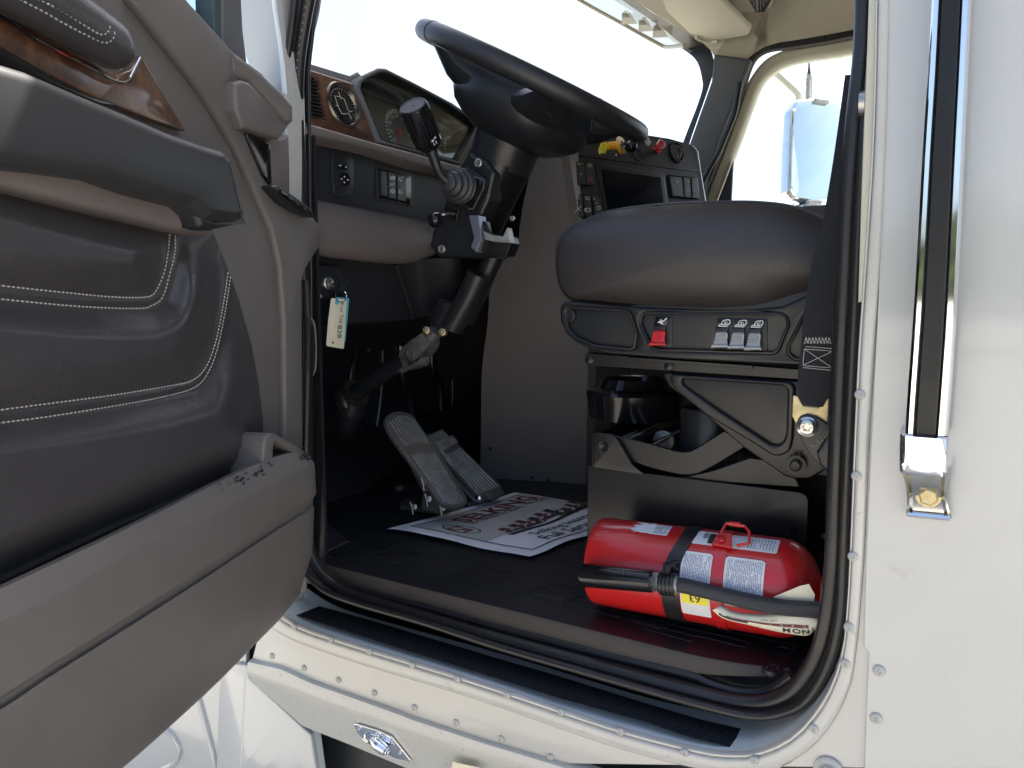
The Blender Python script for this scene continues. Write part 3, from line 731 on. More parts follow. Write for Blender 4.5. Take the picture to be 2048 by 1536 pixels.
# armrest
ar = rnd(P('-260,40 -60,105 0,121 60,140 120,166 180,192 260,226 340,262 410,288 452,300 466,316 480,372 494,436 478,446 420,440 390,412 300,388 219,358 120,344 0,330 -260,300', DP, .085), .004)
plate('armrest', ar, m_armleather, dr, thick=.085, bev=.013, toward=DN)
plate('armrest_support', P('-260,290 0,322 219,350 390,404 440,436 440,446 424,470 344,455 187,416 0,368 -260,320', DP, .050), m_taupe2, dr, thick=.05, bev=.008, toward=DN)
plate('armrest_end', rnd(P('384,405 430,436 493,436 491,446 428,461 404,455', DP, .075), .004), m_black, dr, thick=.07, bev=.008, toward=DN)
# wooden fillet with chrome edging and the dark grab pad above it
plate('wood_trim', P('-260,-170 0,20 120,90 232,150 262,140 283,112 330,190 372,262 300,240 200,200 70,138 0,98 -260,-60', DP, .012), m_wood, dr, thick=.012, bev=.002, toward=DN)
plate('gap_shade_strip', P('-260,-70 0,92 70,132 170,188 240,212 200,208 60,150 0,130 -260,20', DP, .0145), m_gloss, dr, thick=.008, bev=.001, toward=DN)  # black strip set in as the shadow between wood and armrest
k = MB(); k.tube(cr([DP(u, v, .020) for u, v in px('-200,-105 0,28 60,70 120,104 190,140 226,160 246,165 259,158 268,142 281,116')], 6), .0017, 8); k.build('chrome_edging', m_chrome, dr)
gp = px('-200,-168 -100,-108 0,-48 60,-12 120,24 175,58 222,88 236,96.5 246,102.5 253,107 256,109'); rr = [.031, .031, .031, .030, .0295, .0285, .0268, .0238, .0185, .0105, .0015]
pth = cr([DP(u, v, .030) for u, v in gp], 5)
radii = [rr[min(int(i / 5), 9)] + (rr[min(int(i / 5) + 1, 10)] - rr[min(int(i / 5), 9)]) * ((i % 5) / 5) for i in range(len(pth))]
k = MB(); k.tube(pth, radii, 24, flat=.8, up=DN); pad = k.build('grab_pad', m_dleather, dr)
def padpt(u, v):      # project a photo point on to the pad's rounded surface
    best = DP(u, v, .03)
    for off in [i * .001 for i in range(80, 20, -1)]:
        q = DP(u, v, off)
        for a, r in zip(pth, radii):
            w = q - a; w2 = w - DN * w.dot(DN)
            if r > 0 and (w2.length / r) ** 2 + (w.dot(DN) / (r * .8)) ** 2 < 1: return q
    return best
for s in ('40,-25 83,2 102,11 141,34 180,58 200,69 211,68 218,60 220,50', '0,-26 42,0 92,26 117,41 156,62 195,81 212,86 224,80 230,69 228,61'):
    stitches('pad_stitching', [padpt(w.x, w.y) for w in resamp(cr(pv(s), 4), 50)], m_thread2, pad, .0055, .0036, .0010)
# map pocket
rowsP = [('-260,1292 0,1172 228,1066 456,952 545,912 560,900 572,893 585,897', .012),
         ('-260,1290 0,1170 228,1063 456,949 545,912 583,903 590,903 596,903', .046),
         ('-260,1300 0,1178 228,1070 456,955 545,916 590,904 600,905 607,906', .058),
         ('-260,1365 0,1237 130,1172 260,1101 456,1010 560,957 610,931 626,925', .074),
         ('-260,1375 0,1245 130,1180 260,1109 456,1018 560,964 612,937 628,931', .076),
         ('-260,1540 0,1392 90,1335 250,1236 420,1128 540,1048 610,1003 631,988', .072),
         ('-260,1548 0,1399 90,1342 250,1243 420,1135 540,1055 606,1012 625,998', .064),
         ('-260,1566 0,1416 90,1356 250,1255 420,1146 540,1066 606,1023 624,1010', .064),
         ('-260,1570 0,1420 90,1360 250,1259 420,1150 540,1070 608,1028 627,1016', .069),
         ('-260,1800 0,1600 110,1520 260,1400 420,1280 530,1190 600,1130 624,1105', .060),
         ('-260,1950 0,1722 110,1628 235,1538 410,1382 500,1292 560,1230 600,1180', .046),
         ('-260,1960 0,1728 110,1634 236,1544 411,1388 502,1297 562,1236 600,1188', .030),
         ('-260,1960 0,1728 110,1634 236,1544 411,1388 502,1297 562,1236 600,1188', .002)]
rings = []
for s, off in rowsP:
    q = resamp(cr(pv(s), 4), 70)
    r = [DP(w.x, w.y, off) for w in q]
    e = q[-1]; r += [DP(e.x + 1.5, e.y - 1, max(off - .012, 0)), DP(e.x - 2, e.y - 4, max(off - .04, 0)), DP(e.x - 14, e.y - 10, 0)]
    rings.append(r)
dense = []
k = MB(); k.loft(rings, closed=False); k.build('map_pocket', m_taupe, dr, angle=34)
plate('pocket_handle', rnd(P('520,950 527,915 529,885 533,872 543,866 553,867 590,888 624,911 620,932 560,940', DP, .058), .003), m_taupe, dr, thick=.05, bev=.004, toward=DN, holes=[rnd(P('547,932 548,890 553,883 588,907 562,922', DP, .058), .002)])
k = MB(); k.tube(cr([DP(u, v, .010) for u, v in px('-240,1270 0,1158 228,1052 400,980 500,936')], 4), .006, 8); k.build('pocket_piping', m_black, dr)
# scuffs on the pocket rim
sc = mat('black_scuff', (.015, .015, .016), .6)
def rim(u, v, o=.0): return DP(u, v, .0668 + o)
k = MB()
for i in range(46):
    u = random.choice([random.gauss(478, 14), random.gauss(520, 12), random.gauss(610, 7)]); t = random.random()
    v0 = 955 + (456 - u) * .45 + 5 + t * 22 if u < 590 else 906 + t * 14
    f = .058 + .016 * min(1, (v0 - (955 + (456 - u) * .45)) / 52) + .0012
    w = random.uniform(1.2, 5); h = random.uniform(.8, 2.2)
    k.prism([DP(u + a * w, v0 + b2 * h - a * w * .4, f) for a, b2 in ((-1, 0), (-.2, -1), (1, -.3), (.6, .8), (-.5, .9))], DN * .0003)
k.build('scuff', sc, dr, smooth=False)
# hinge-side hardware
k = MB(); q = YP(.03); k.prism(P('606,640 622,650 624,742 606,738', q), (0, .012, 0)); k.build('door_check_cover', m_rubber, dr)
k = MB(); k.tube(cr([q(u, v, .01) for u, v in px('622,636 629,650 632,690 631,735 626,750')], 4), .0016, 8); k.build('door_check_spring', m_cast, dr)
k = MB(); k.tube([q(u, v, .005) for u, v in px('610,560 614,640 614,700 610,900 610,1080')], .007, 8); k.build('door_edge_seal', m_rubber, dr)

# ================================================================== DASHBOARD
DA = pl((-1.0, 0, 2.0), (math.cos(rad(12)), 0, math.sin(rad(12))))
NA = Vector((math.cos(rad(12)), 0, math.sin(rad(12))))
DB = pl((-1.02, 0, 1.95), (1, 0, .02)); NB_ = Vector((1, 0, .02)).normalized()
da = thing('dashboard', (-1.1, 1.0, 1.9), 'black and taupe wraparound dashboard with burl wood gauge panel and rocker switches', 'dashboard')
k = MB()
tp_ = px('540,105 622,127 700,151 716,143 722,150 757,152 800,168 880,204 950,242 1010,262 1100,300 1100,380 1000,360 900,340 757,300 600,262 560,250')
plate('dash_top', P(tp_, DA, -.022), m_greypillar, da, thick=.40, bev=.003, toward=NA, holes=[P('722,172 732,156 762,142 775,143 830,170 900,208 956,247 936,288 918,324 838,303 768,284 740,230', DA, -.022)])
def circ(f, u, v, r, n=32, off=0):
    c = f(u, v, off); nn = (f(u, v, off + .01) - c); nn = (f(u + 9, v) - f(u, v)).cross(f(u, v + 9) - f(u, v)).normalized(); a = (f(u + 9, v) - f(u, v)).normalized(); b2 = nn.cross(a)
    return [c + (a * math.cos(2 * math.pi * i / n) + b2 * math.sin(2 * math.pi * i / n)) * r for i in range(n)]
wd = P('560,122 621,140 700,165 722,176 733,210 757,287 700,272 622,250 560,232', DA, .001)
plate('wood_panel', wd, m_wood, da, thick=.012, bev=.0015, toward=NA, holes=[circ(DA, 686, 211, .041), P('612,156 628,156 646,236 612,230', DA)])
k = MB()
for i in range(11): 
    a, c = DA(606, 160 + i * 7.2, -.004), DA(630 + i * 1.5, 166 + i * 7.4, -.004)
    k.box((a + c) / 2, c - a, Vector((0, 0, .0028)), NA * .014)
k.build('air_vent', m_black, da)
plate('vent_back', P('600,150 632,154 650,240 600,232', DA, -.02), m_black, da, thick=.004, toward=NA)
gc = DA(686, 211, 0)
k = MB(); k.lathe(gc - NA * .004, NA, [(0, .0445), (.006, .0455), (.010, .043), (.010, .040), (.004, .0375), (.002, .036), (-.002, .036), (-.006, 0)], 40)
gg = k.build('gauge_bezel', mat('dark_bezel', (.16, .15, .13), .22, metal=.9), da)
k = MB(); k.lathe(gc - NA * .002, NA, [(0, .0365), (.0008, .0365), (.001, 0)], 36); k.build('gauge_face', m_gloss, gg)
k = MB()
gx = (DA(700, 211) - gc).normalized(); gy = NA.cross(gx)
def gpt(a, b2, o=.0005): return gc + gx * a + gy * b2 + NA * o
if gy.z < 0: gy = -gy
for path in ([(-.016, .018), (-.004, .017), (.010, .012), (.010, -.008), (.014, -.012), (.022, -.012)], [(-.016, .018), (-.016, -.004), (-.012, -.016), (.004, -.016)], [(.0, .026), (.0, .012)], [(-.022, .0), (-.016, .0)], [(.008, -.014), (.012, -.026)]):
    k.tube([gpt(*q) for q in path], .0004, 5)
for i in range(25):
    t = math.radians(-40 + i * 260 / 24); k.tube([gpt(math.cos(t) * .031, math.sin(t) * .031), gpt(math.cos(t) * .034, math.sin(t) * .034)], .0003, 4)
k.build('gauge_marking', m_print, gg)
# instrument cluster
co = P('712,176 716,160 726,150 757,135 772,136 830,165 905,205 960,243 945,285 921,329 838,305 758,285 735,222', DA, .010)
ci = P('722,178 724,166 732,158 762,144 775,145 830,172 900,210 954,247 936,285 918,321 838,300 770,281 762,276 742,226', DA, .010)
cf = plate('instrument_cluster', co, m_greypillar, da, thick=.05, bev=.004, toward=NA, holes=[ci])
k = MB(); inner_r = [p - NA * .065 + (sum(ci, Vector()) / len(ci) - p) * .03 for p in ci]; k.loft([[a, c] for a, c in zip(ci + [ci[0]], inner_r + [inner_r[0]])], closed=False); k.build('cluster_shroud', m_dash, cf)
fcp = P('700,170 745,205 840,228 990,300 960,350 838,320 740,300', DA, -.060)
plate('cluster_face', [p - NA * .072 for p in ci], m_clus_glare, cf, thick=.004, bev=.0005, toward=NA)
plate('cluster_hood', P('726,170 733,162 762,148 775,149 830,175 900,213 950,248 944,262 900,242 838,222 742,192 728,184', DA, -.030), m_dash, cf, thick=.006, bev=.002, toward=NA)
plate('cluster_lens', [p - NA * .012 for p in ci], m_win, cf, thick=.002, bev=.0003, toward=NA)
k = MB(); kr = MB()
def dial(u, v, r, n, a0, a1, red=0):
    c = DA(u, v, -.057); x = gx; y = gy
    for i in range(n):
        t = math.radians(a0 + (a1 - a0) * i / (n - 1)); d = x * math.cos(t) + y * math.sin(t)
        (kr if i >= n - red else k).tube([c + d * r * .82, c + d * r], .0009 if i % 2 else .0013, 4)
dial(800, 262, .050, 25, 215, -30, 5); dial(905, 300, .036, 17, 200, -20, 3); dial(955, 318, .028, 13, 200, 0, 3)
for i, s in enumerate(('0', '10', '20', '30', '40', '50', '60', '70')):
    t = math.radians(212 - i * 33); c = DA(800, 262, -.0565) + (gx * math.cos(t) + gy * math.sin(t)) * .034
    text('dial_number', s, None, 0, 0, 0, 0, m_print, cf, o=c, xd=gx, yd=gy, size=.011)
k.build('dial_tick', m_print, cf); kr.build('dial_red_tick', m_pink, cf)
k = MB()
for u, v, t in ((800, 262, 230), (905, 300, 210), (955, 318, 220)):
    c = DA(u, v, -.055); d = gx * math.cos(math.radians(t)) + gy * math.sin(math.radians(t)); k.tube([c - d * .006, c + d * .034], [.0018, .0006], 6); k.lathe(c - NA * .001, NA, [(0, .006), (.003, .005), (.0032, 0)], 14)
k.build('dial_needle', m_redp, cf)
# brown ledge, switch panel, knee bolster
plate('ledge', P('560,230 622,247 700,270 755,286 838,308 919,331 960,342 950,356 897,342 840,328 747,297 680,281 622,269 560,254', DA, .016), m_taupe2, da, thick=.05, bev=.005, toward=NA)
plate('switch_fascia', P('560,250 622,266 747,294 897,338 925,350 900,400 870,448 740,425 620,400 560,390', DB, .0), m_dash, da, thick=.03, bev=.003, toward=NB_)
ms = rnd(P('668,300 700,303 707,318 708,370 704,392 680,396 668,388 664,350 664,312', DB, .003), .012)
ms_ = plate('mirror_switch', ms, m_black, da, thick=.006, bev=.0015, toward=NB_)
plate('mirror_selector', rnd(P('675,326 694,330 696,340 676,336', DB, .006), .003), m_gloss, ms_, thick=.004, bev=.001, toward=NB_)
k = MB(); c = DB(688, 359, .002); k.lathe(c, NB_, [(0, .013), (.004, .0125), (.007, .0105), (.0072, .006), (.006, 0)], 28); k.build('mirror_knob', m_gloss, ms_)
def tri(k, f, u, v, r, a, off):
    pts = [f(u + r * math.cos(math.radians(a + q)), v - r * math.sin(math.radians(a + q)), off) for q in (0, 130, 230)]
    k.prism(pts, (f(u, v, off + .001) - f(u, v, off)).normalized() * .0003)
k = MB()
for a, (du, dv) in {0: (7, 1), 90: (0, -6), 180: (-6, -1), 270: (0, 6)}.items(): tri(k, DB, 689 + du, 359 + dv, 2.1, a, .0098)
tri(k, DB, 681, 331, 2.4, 180, .0066); tri(k, DB, 692, 334, 2.2, 0, .0066); k.tube([DB(677, 330, .0066), DB(680, 331, .0066)], .0006, 4)
k.build('switch_marking', m_print, ms_)
lsw = plate('light_switch_panel', rnd(P('756,335 790,343 822,351 823,380 821,410 790,402 759,395 757,365', DB, .004), .002), m_gloss, da, thick=.01, bev=.0015, toward=NB_)
plate('light_switch_frame', rnd(P('753,331 826,347 826,415 755,399', DB, .0022), .003), m_black, da, thick=.008, bev=.0015, toward=NB_)
for a in ('762,341 774,344 776,394 764,391', '777,344 792,348 793,399 779,396', '795,349 812,353 812,404 796,400'):
    plate('rocker_switch', rnd(P(a, DB, .0085), .001), m_black, lsw, thick=.006, bev=.0015, toward=NB_)
k = MB()
def arc(k, f, u, v, r, a0, a1, off, w=.0006, n=10, sx=1.0):
    k.tube([f(u + sx * r * math.cos(math.radians(a0 + (a1 - a0) * i / n)), v - r * math.sin(math.radians(a0 + (a1 - a0) * i / n)), off) for i in range(n + 1)], w, 4)
o_ = .0092
arc(k, DB, 786, 356, 3.5, -90, 90, o_, .0008); k.tube([DB(786, 352.5, o_), DB(786, 359.5, o_)], .0008, 4)
for i in range(4): k.tube([DB(780, 353 + i * 2, o_), DB(784, 353.4 + i * 2, o_)], .0005, 4)
arc(k, DB, 785, 382, 2.6, 0, 360, o_, .0006)
for i in range(8):
    t = math.radians(i * 45); k.tube([DB(785 + 4 * math.cos(t), 382 + 4 * math.sin(t), o_), DB(785 + 5.8 * math.cos(t), 382 + 5.8 * math.sin(t), o_)], .0005, 4)
for s in (-1, 1):
    arc(k, DB, 784 + s * 4, 369, 2.4, 90 if s > 0 else -90, 270 if s > 0 else 90, o_, .0006)
for vv in (358, 383):
    arc(k, DB, 802, vv, 4, 120, 320, o_, .0007); k.tube([DB(801, vv + 1, o_), DB(806, vv - 5, o_)], .0006, 4)
k.build('light_symbol', m_print, lsw)
kb = px('560,385 620,397 740,421 858,443 880,452')
kl = px('560,500 620,508 700,518 745,524 800,528 850,521 870,512')
k = MB(); a_ = resamp(cr(pv('560,385 620,397 740,421 858,443 884,453'), 4), 30); b_ = resamp(cr(pv('560,500 620,510 700,520 745,525 800,528 846,522 878,508'), 4), 30)
rg = []
for p, q in zip(a_, b_):
    col = []
    for t, off in ((0, -.03), (0.0, .004), (.06, .014), (.3, .030), (.6, .034), (.85, .026), (.97, .010), (1.0, -.004), (1.0, -.04)):
        w = p.lerp(q, t); col.append(DB(w.x, w.y, off))
    rg.append(col)
rg.append([p + Vector((-.03, .012, 0)) for p in rg[-1]])
k.loft(rg, closed=False); k.build('knee_bolster', m_taupe2, da, angle=40)
# lower black shroud with key switch
lt_ = px('560,500 620,508 700,516 793,526 830,521 870,517 908,517 921,521'); lb_ = px('560,640 620,643 720,645 828,638 850,630 880,618 905,600 916,590')
xs = [-1.05, -1.05, -1.045, -1.03, -1.01, -.985, -.955, -.95]
k = MB(); rg = []
for (a, c, x) in zip(lt_, lb_, xs):
    A, Cc = XP(x)(*a), XP(x - .03)(*c); M1 = A.lerp(Cc, .5) + Vector((.006, 0, 0))
    rg.append([A + Vector((-.10, .02, 0)), A, M1, Cc, Cc + Vector((-.03, 0, -.006)), Cc + Vector((-.12, .03, .0))])
rg.append([p + Vector((-.02, .012, 0)) for p in rg[-1]])
cols = [resamp(cr([r[j] for r in rg], 4), 60) for j in range(6)]
k.loft([[cols[j][i] for j in range(6)] for i in range(60)], closed=False); k.build('lower_shroud', m_dash, da, angle=40)
k = MB(); k.tube([XP(-1.024)(793, 528), XP(-1.05)(826, 634)], .006, 8); k.build('shroud_crease', m_dash, da)
KS = XP(-1.035)
kp = plate('key_switch', rnd(P('628,532 655,531 681,535 688,556 688,575 684,596 640,598 634,590 628,565', KS, .004), .004), m_black, da, thick=.012, bev=.002, toward=(1, 0, 0))
plate('key_switch_accent', P('627,533 634,534 631,548 633,568 638,582 645,594 635,599 630,588 626,560', KS, .007), m_greyp, kp, thick=.004, bev=.0008, toward=(1, 0, 0))
k = MB(); c = KS(654, 566, .004); k.lathe(c, (1, -.15, 0), [(0, .0125), (.006, .012), (.008, .0095), (.012, .009), (.0125, .006), (.010, 0)], 24); k.build('lock_barrel', m_steel, kp)
# louvre beside the column
lv = plate('side_louvre', P('986,546 975,556 925,628 931,634 958,610 968,590', YP(.60)), m_edge, da, thick=.02, bev=.002)
k = MB()
for i in range(5):
    t = i / 4; a = YP(.60)(972 - 38 * t, 562 + 54 * t, .003); c = YP(.60)(984 - 22 * t, 556 + 50 * t, .003); k.tube([a, c], .0022, 6)
k.build('louvre_slat', m_black, lv)
# --- wraparound centre wing
wd_ = Vector((.375, .927, 0)).normalized(); wn_ = Vector((.927, -.375, .22)).normalized()
DW = pl((-.88, .90, 1.97), wn_)
wing = rnd(P('1040,262 1200,258 1290,268 1340,276 1383,288 1394,302 1400,345 1410,405 1420,500 1150,500 1142,440 1128,370 1112,300 1075,292', DW), .004)
plate('centre_fascia', wing, m_dash, da, thick=.22, bev=.006, toward=wn_)
k = MB(); k.tube([DW(u, v, .0) for u, v in px('1108,306 1200,317 1339,337 1397,342')], .0018, 6); k.build('fascia_seam', m_gloss, da)
k = MB(); k.tube([DW(u, v, .002) for u, v in px('1385,291 1395,303 1401,343 1411,402')], .0018, 6); k.build('fascia_edge_trim', m_chrome2, da)
sf_ = plate('screen_bezel', rnd(P('1193,327 1328,346 1333,370 1340,440 1214,440 1203,380', DW, .004), .008), m_black, da, thick=.01, bev=.002, toward=wn_)
plate('display_screen', rnd(P('1204,339 1322,355 1328,390 1332,436 1220,436 1212,390', DW, .0065), .003), m_screen, sf_, thick=.004, bev=.0008, toward=wn_)
for nm, q, cols_ in (('a', '1120,318 1188,326 1190,372 1128,366', ['1124,322 1131,323 1136,365 1129,364', '1133,320 1150,322 1153,368 1138,366', '1153,323 1169,325 1171,370 1156,368', '1171,325 1186,327 1188,371 1173,369']),
                     ('b', '1132,386 1202,392 1210,436 1140,436', ['1137,389 1146,390 1151,432 1143,432', '1150,389 1164,390 1168,434 1155,433', '1168,391 1182,392 1185,436 1172,435', '1185,392 1198,393 1208,434 1190,434']),
                     ('c', '1335,349 1396,355 1399,398 1345,396', ['1339,352 1364,354 1368,394 1346,392', '1367,354 1380,356 1383,396 1370,395', '1383,356 1395,357 1397,397 1385,396'])):
    gpn = plate('switch_group', rnd(P(q, DW, .003), .002), m_gloss, da, thick=.008, bev=.001, toward=wn_)
    for c in cols_: plate('rocker_switch', rnd(P(c, DW, .0075), .001), m_black, gpn, thick=.006, bev=.0016, toward=wn_)
k = MB(); kp_ = MB(); o_ = .0086
for s, u, v, h in (('ON', 1143, 327, 3.2), ('RES+', 1159, 328, 3), ('SET-', 1162, 349, 3), ('PARK\nBRAKE', 1180, 331, 2.6), ('DIFF\nLOCK', 1157, 395, 2.6), ('ENGINE\nBRAKE', 1175, 397, 2.6), ('ON', 1376, 363, 2.8), ('WORK', 1376, 381, 2.6), ('ON', 1389, 364, 2.8), ('OFF', 1355, 364, 2.6)):
    text('switch_lettering', s, DW, u, v, h, .13, m_print, da, off=o_)
arc(k, DW, 1143, 351, 4, -60, 230, o_, .0008); k.tube([DW(1140, 354, o_), DW(1145, 348, o_)], .0008, 4)
arc(k, DW, 1175, 420, 4.2, 0, 360, o_, .0009); k.tube([DW(1173, 417, o_), DW(1173, 423, o_)], .0009, 4); arc(k, DW, 1175, 420, 6, -40, 40, o_, .0007); arc(k, DW, 1175, 420, 6, 140, 220, o_, .0007)
for d in (-3, 0, 3): k.tube([DW(1153 + d, 421 - d, o_), DW(1159 + d, 415 - d, o_)], .0010, 4)
k.tube([DW(1152, 413, o_), DW(1161, 422, o_)], .0009, 4)
k.tube([DW(1187, 396, o_), DW(1190, 400, o_)], .0010, 4); k.tube([DW(1192, 405, o_), DW(1194, 408, o_)], .0010, 4); arc(k, DW, 1197, 416, 3.6, 0, 360, o_, .0009)
arc(k, DW, 1390, 384, 2.6, 0, 360, o_, .0007)
for i in range(6):
    t = math.radians(i * 60); k.tube([DW(1390 + 3.6 * math.cos(t), 384 + 4 * math.sin(t), o_), DW(1390 + 5 * math.cos(t), 384 + 5.6 * math.sin(t), o_)], .0006, 4)
k.build('switch_symbol', m_print, da)
kp_.tube([DW(1176, 361, o_), DW(1184, 362, o_), DW(1181, 352, o_)], .0010, 4, closed=True); kp_.tube([DW(1355, 378, o_), DW(1358, 376, o_)], .0014, 5); kp_.build('red_symbol', m_pink, da)
# gauge in the wing
c = DW(1352, 305, .0); k = MB(); k.lathe(c, wn_, [(-.002, .034), (.004, .034), (.006, .031), (.003, .028), (-.001, .027), (-.002, 0)], 32); ga = k.build('air_gauge', m_black, da)
k = MB(); k.tube([DW(1350, 302, .002), DW(1358, 316, .002)], .0009, 5); k.build('air_gauge_needle', m_yelp, ga)
k = MB(); arc(k, DW, 1352, 305, 14, -40, 100, .002, .0007, 14, .8); k.build('air_gauge_marking', m_print, ga)
# brake valve knobs
yb = thing('parking_brake_valve', DW(1230, 290), 'yellow parking brake valve tag and collar with black ball knob on dashboard', 'brake valve')
ty = plate('valve_tag', rnd(P('1203,286 1213,283 1217,290 1212,306 1200,308 1198,300', DW, .03), .002), m_yel, yb, thick=.004, bev=.0008, toward=wn_)
text('tag_lettering', 'D', DW, 1207, 291, 4, .1, m_ink, ty, off=.0308)
k = MB(); a, c = DW(1216, 292, .035), DW(1236, 291, .050); ax = (c - a).normalized(); k.lathe(a, ax, [(0, .009), (.001, .011), ((c - a).length, .012)], 20); k.build('valve_sleeve', m_yelp, yb)
ctr = DW(1242, 291, .055); x_ = ax; nn = (wn_ * .7 + ax * .9 + Vector((0, -.3, 0))).normalized(); a1 = nn.cross(Vector((0, 0, 1))).normalized(); b1 = nn.cross(a1)
k = MB(); rg = []
for i in range(25):
    t = math.radians(-145 + 290 * i / 24) + math.pi; d = -a1 * math.cos(t) + b1 * math.sin(t)
    rg.append([ctr + d * .012 - nn * .005, ctr + d * .0245 - nn * .005, ctr + d * .0245 + nn * .005, ctr + d * .012 + nn * .005])
k.loft(rg); k.build('valve_collar', m_yelp, yb, bevel=.001)
k = MB(); p = DW(1263, 293, .066); k.lathe(p - nn * .014, nn, [(-.02, .006), (0, .006)] + [(.014 - .0165 * math.cos(t), .0165 * math.sin(t)) for t in [.35 + i * (math.pi - .35) / 12 for i in range(13)]], 24); k.build('ball_knob', m_gloss, yb)
for u, v in ((1202, 305), (1232, 311)):
    k = MB(); k.lathe(DW(u, v, .03), wn_, [(0, .0042), (.002, .004), (.004, .002), (.0042, 0)], 12); k.build('valve_screw', m_chrome, yb)
k = MB(); k.lathe(DW(1275, 308, .0), wn_, [(0, .021), (.003, .020), (.003, .016), (.001, .015), (0, 0)], 24); k.build('valve_boss', m_black, yb)
rb = thing('trailer_air_valve', DW(1318, 293), 'small red square trailer air supply knob on dashboard', 'brake valve')
plate('knob', rnd(P('1314,287 1321,277 1331,284 1330,293 1325,300 1316,298', DW, .035), .002), m_redp, rb, thick=.006, bev=.0015, toward=wn_)
k = MB(); k.tube([DW(1314, 288, .038), DW(1321, 278, .038), DW(1331, 285, .038), DW(1330, 293, .038)], .0012, 6); k.build('knob_edge', m_print, rb)
plate('valve_guard', P('1312,292 1325,299 1318,308 1314,300 1309,300 1306,296', DW, .03), m_redp, rb, thick=.004, bev=.001, toward=wn_)
k = MB(); k.lathe(DW(1313, 303, .0), wn_, [(0, .006), (.03, .006)], 12); k.build('valve_stem', m_black, rb)
tg = thing('metal_tag', DW(1295, 284), 'small crumpled clear tag hanging behind the steering wheel rim', 'tag'); plate('tag_plate', P('1288,277 1296,272 1302,285 1298,291 1292,290', DW, .03), m_steel, tg, thick=.001, bev=.0003, toward=wn_)
# ================================================================== STEERING COLUMN AND WHEEL
YC = .46
WC = YP(YC)(1068, 166)
WN = Vector((math.sin(rad(28)), 0, math.cos(rad(28)))).normalized()
WX = Vector((0, 1, 0)); WY = WN.cross(WX).normalized()
sw_ = thing('steering_wheel', WC, 'large black steering wheel with deep hub seen nearly edge-on', 'steering wheel')
WR = .238
def wpt(a, r, d=0): return WC + (WX * math.cos(a) + WY * math.sin(a)) * r - WN * d
k = MB(); k.tube([wpt(2 * math.pi * i / 72, WR) for i in range(72)], .0195, 18, closed=True, up=WN); k.build('rim', mat('wheel_leather', (.020, .021, .025), .33, bump=(500, .35, .0006), kind='leather', rvar=(9, .07)), sw_)
k = MB()
for i in range(4):
    a = math.radians(45 + 90 * i); k.tube([wpt(a + .30, WR, 0), wpt(a + .30, WR, 0) + (wpt(a + .301, WR) - wpt(a + .30, WR)) * .01], .0202, 18)
    rg = []
    for r, w, d, th in ((.08, .075, .05, .04), (.12, .065, .045, .036), (.17, .050, .032, .026), (.21, .034, .010, .012), (.234, .034, .003, .009)):
        c = wpt(a, r, d); t = (WX * -math.sin(a) + WY * math.cos(a))
        rg.append([c + t * w * math.cos(q) + WN * th * math.sin(q) for q in [2 * math.pi * j / 16 for j in range(16)]])
    k.loft(rg)
k.build('spoke', m_black, sw_)
def supell(c, x, y, a, b2, n=3.2, m=32):
    out = []
    for i in range(m):
        t = 2 * math.pi * i / m; cs, sn = math.cos(t), math.sin(t)
        out.append(c + x * a * math.copysign(abs(cs) ** (2 / n), cs) + y * b2 * math.copysign(abs(sn) ** (2 / n), sn))
    return out
k = MB(); hc = WC - WN * 0
k.loft([supell(hc + WN * .008, WX, WY, .02, .02), supell(hc + WN * .006, WX, WY, .085, .095), supell(hc - WN * .004, WX, WY, .11, .12), supell(hc - WN * .016, WX, WY, .135, .140, 2.6), supell(hc - WN * .04, WX, WY, .140, .142, 2.6), supell(hc - WN * .07, WX, WY, .138, .140, 2.6), supell(hc - WN * .090, WX, WY, .128, .130, 2.6), supell(hc - WN * .108, WX, WY, .105, .108, 2.6), supell(hc - WN * .125, WX, WY, .075, .08, 2.4)])
hub = k.build('hub_cover', m_black, sw_, angle=45)
k = MB(); q = YP(YC - .145)
k.tube([q(1095, 205), q(1098, 228), q(1135, 262), q(1170, 274), q(1182, 262), q(1186, 236)], .0012, 6); k.build('hub_seam', m_gloss, sw_)

sc_ = thing('steering_column', YP(YC)(905, 640), 'black steering column with shroud, ribbed boot and universal joint running down to the firewall', 'steering column')
yc = YP(YC)
def colring(u, v, w, d, n=3.0):
    c = yc(u, v); return supell(c, WX, WY, d, w, n)
k = MB()
k.loft([colring(1030, 238, .075, .075, 2.2), colring(1024, 262, .072, .072, 2.2), colring(1010, 300, .068, .068, 2.2), colring(1000, 330, .066, .066, 2.2)])
k.build('upper_shroud', m_black, sc_, angle=40)
k = MB()
k.loft([colring(1002, 322, .060, .066, 3), colring(985, 360, .058, .066, 3), colring(965, 410, .054, .064, 3), colring(948, 455, .050, .060, 3), colring(940, 478, .046, .05, 3)])
k.build('lower_shroud', m_metalblk, sc_, angle=40)
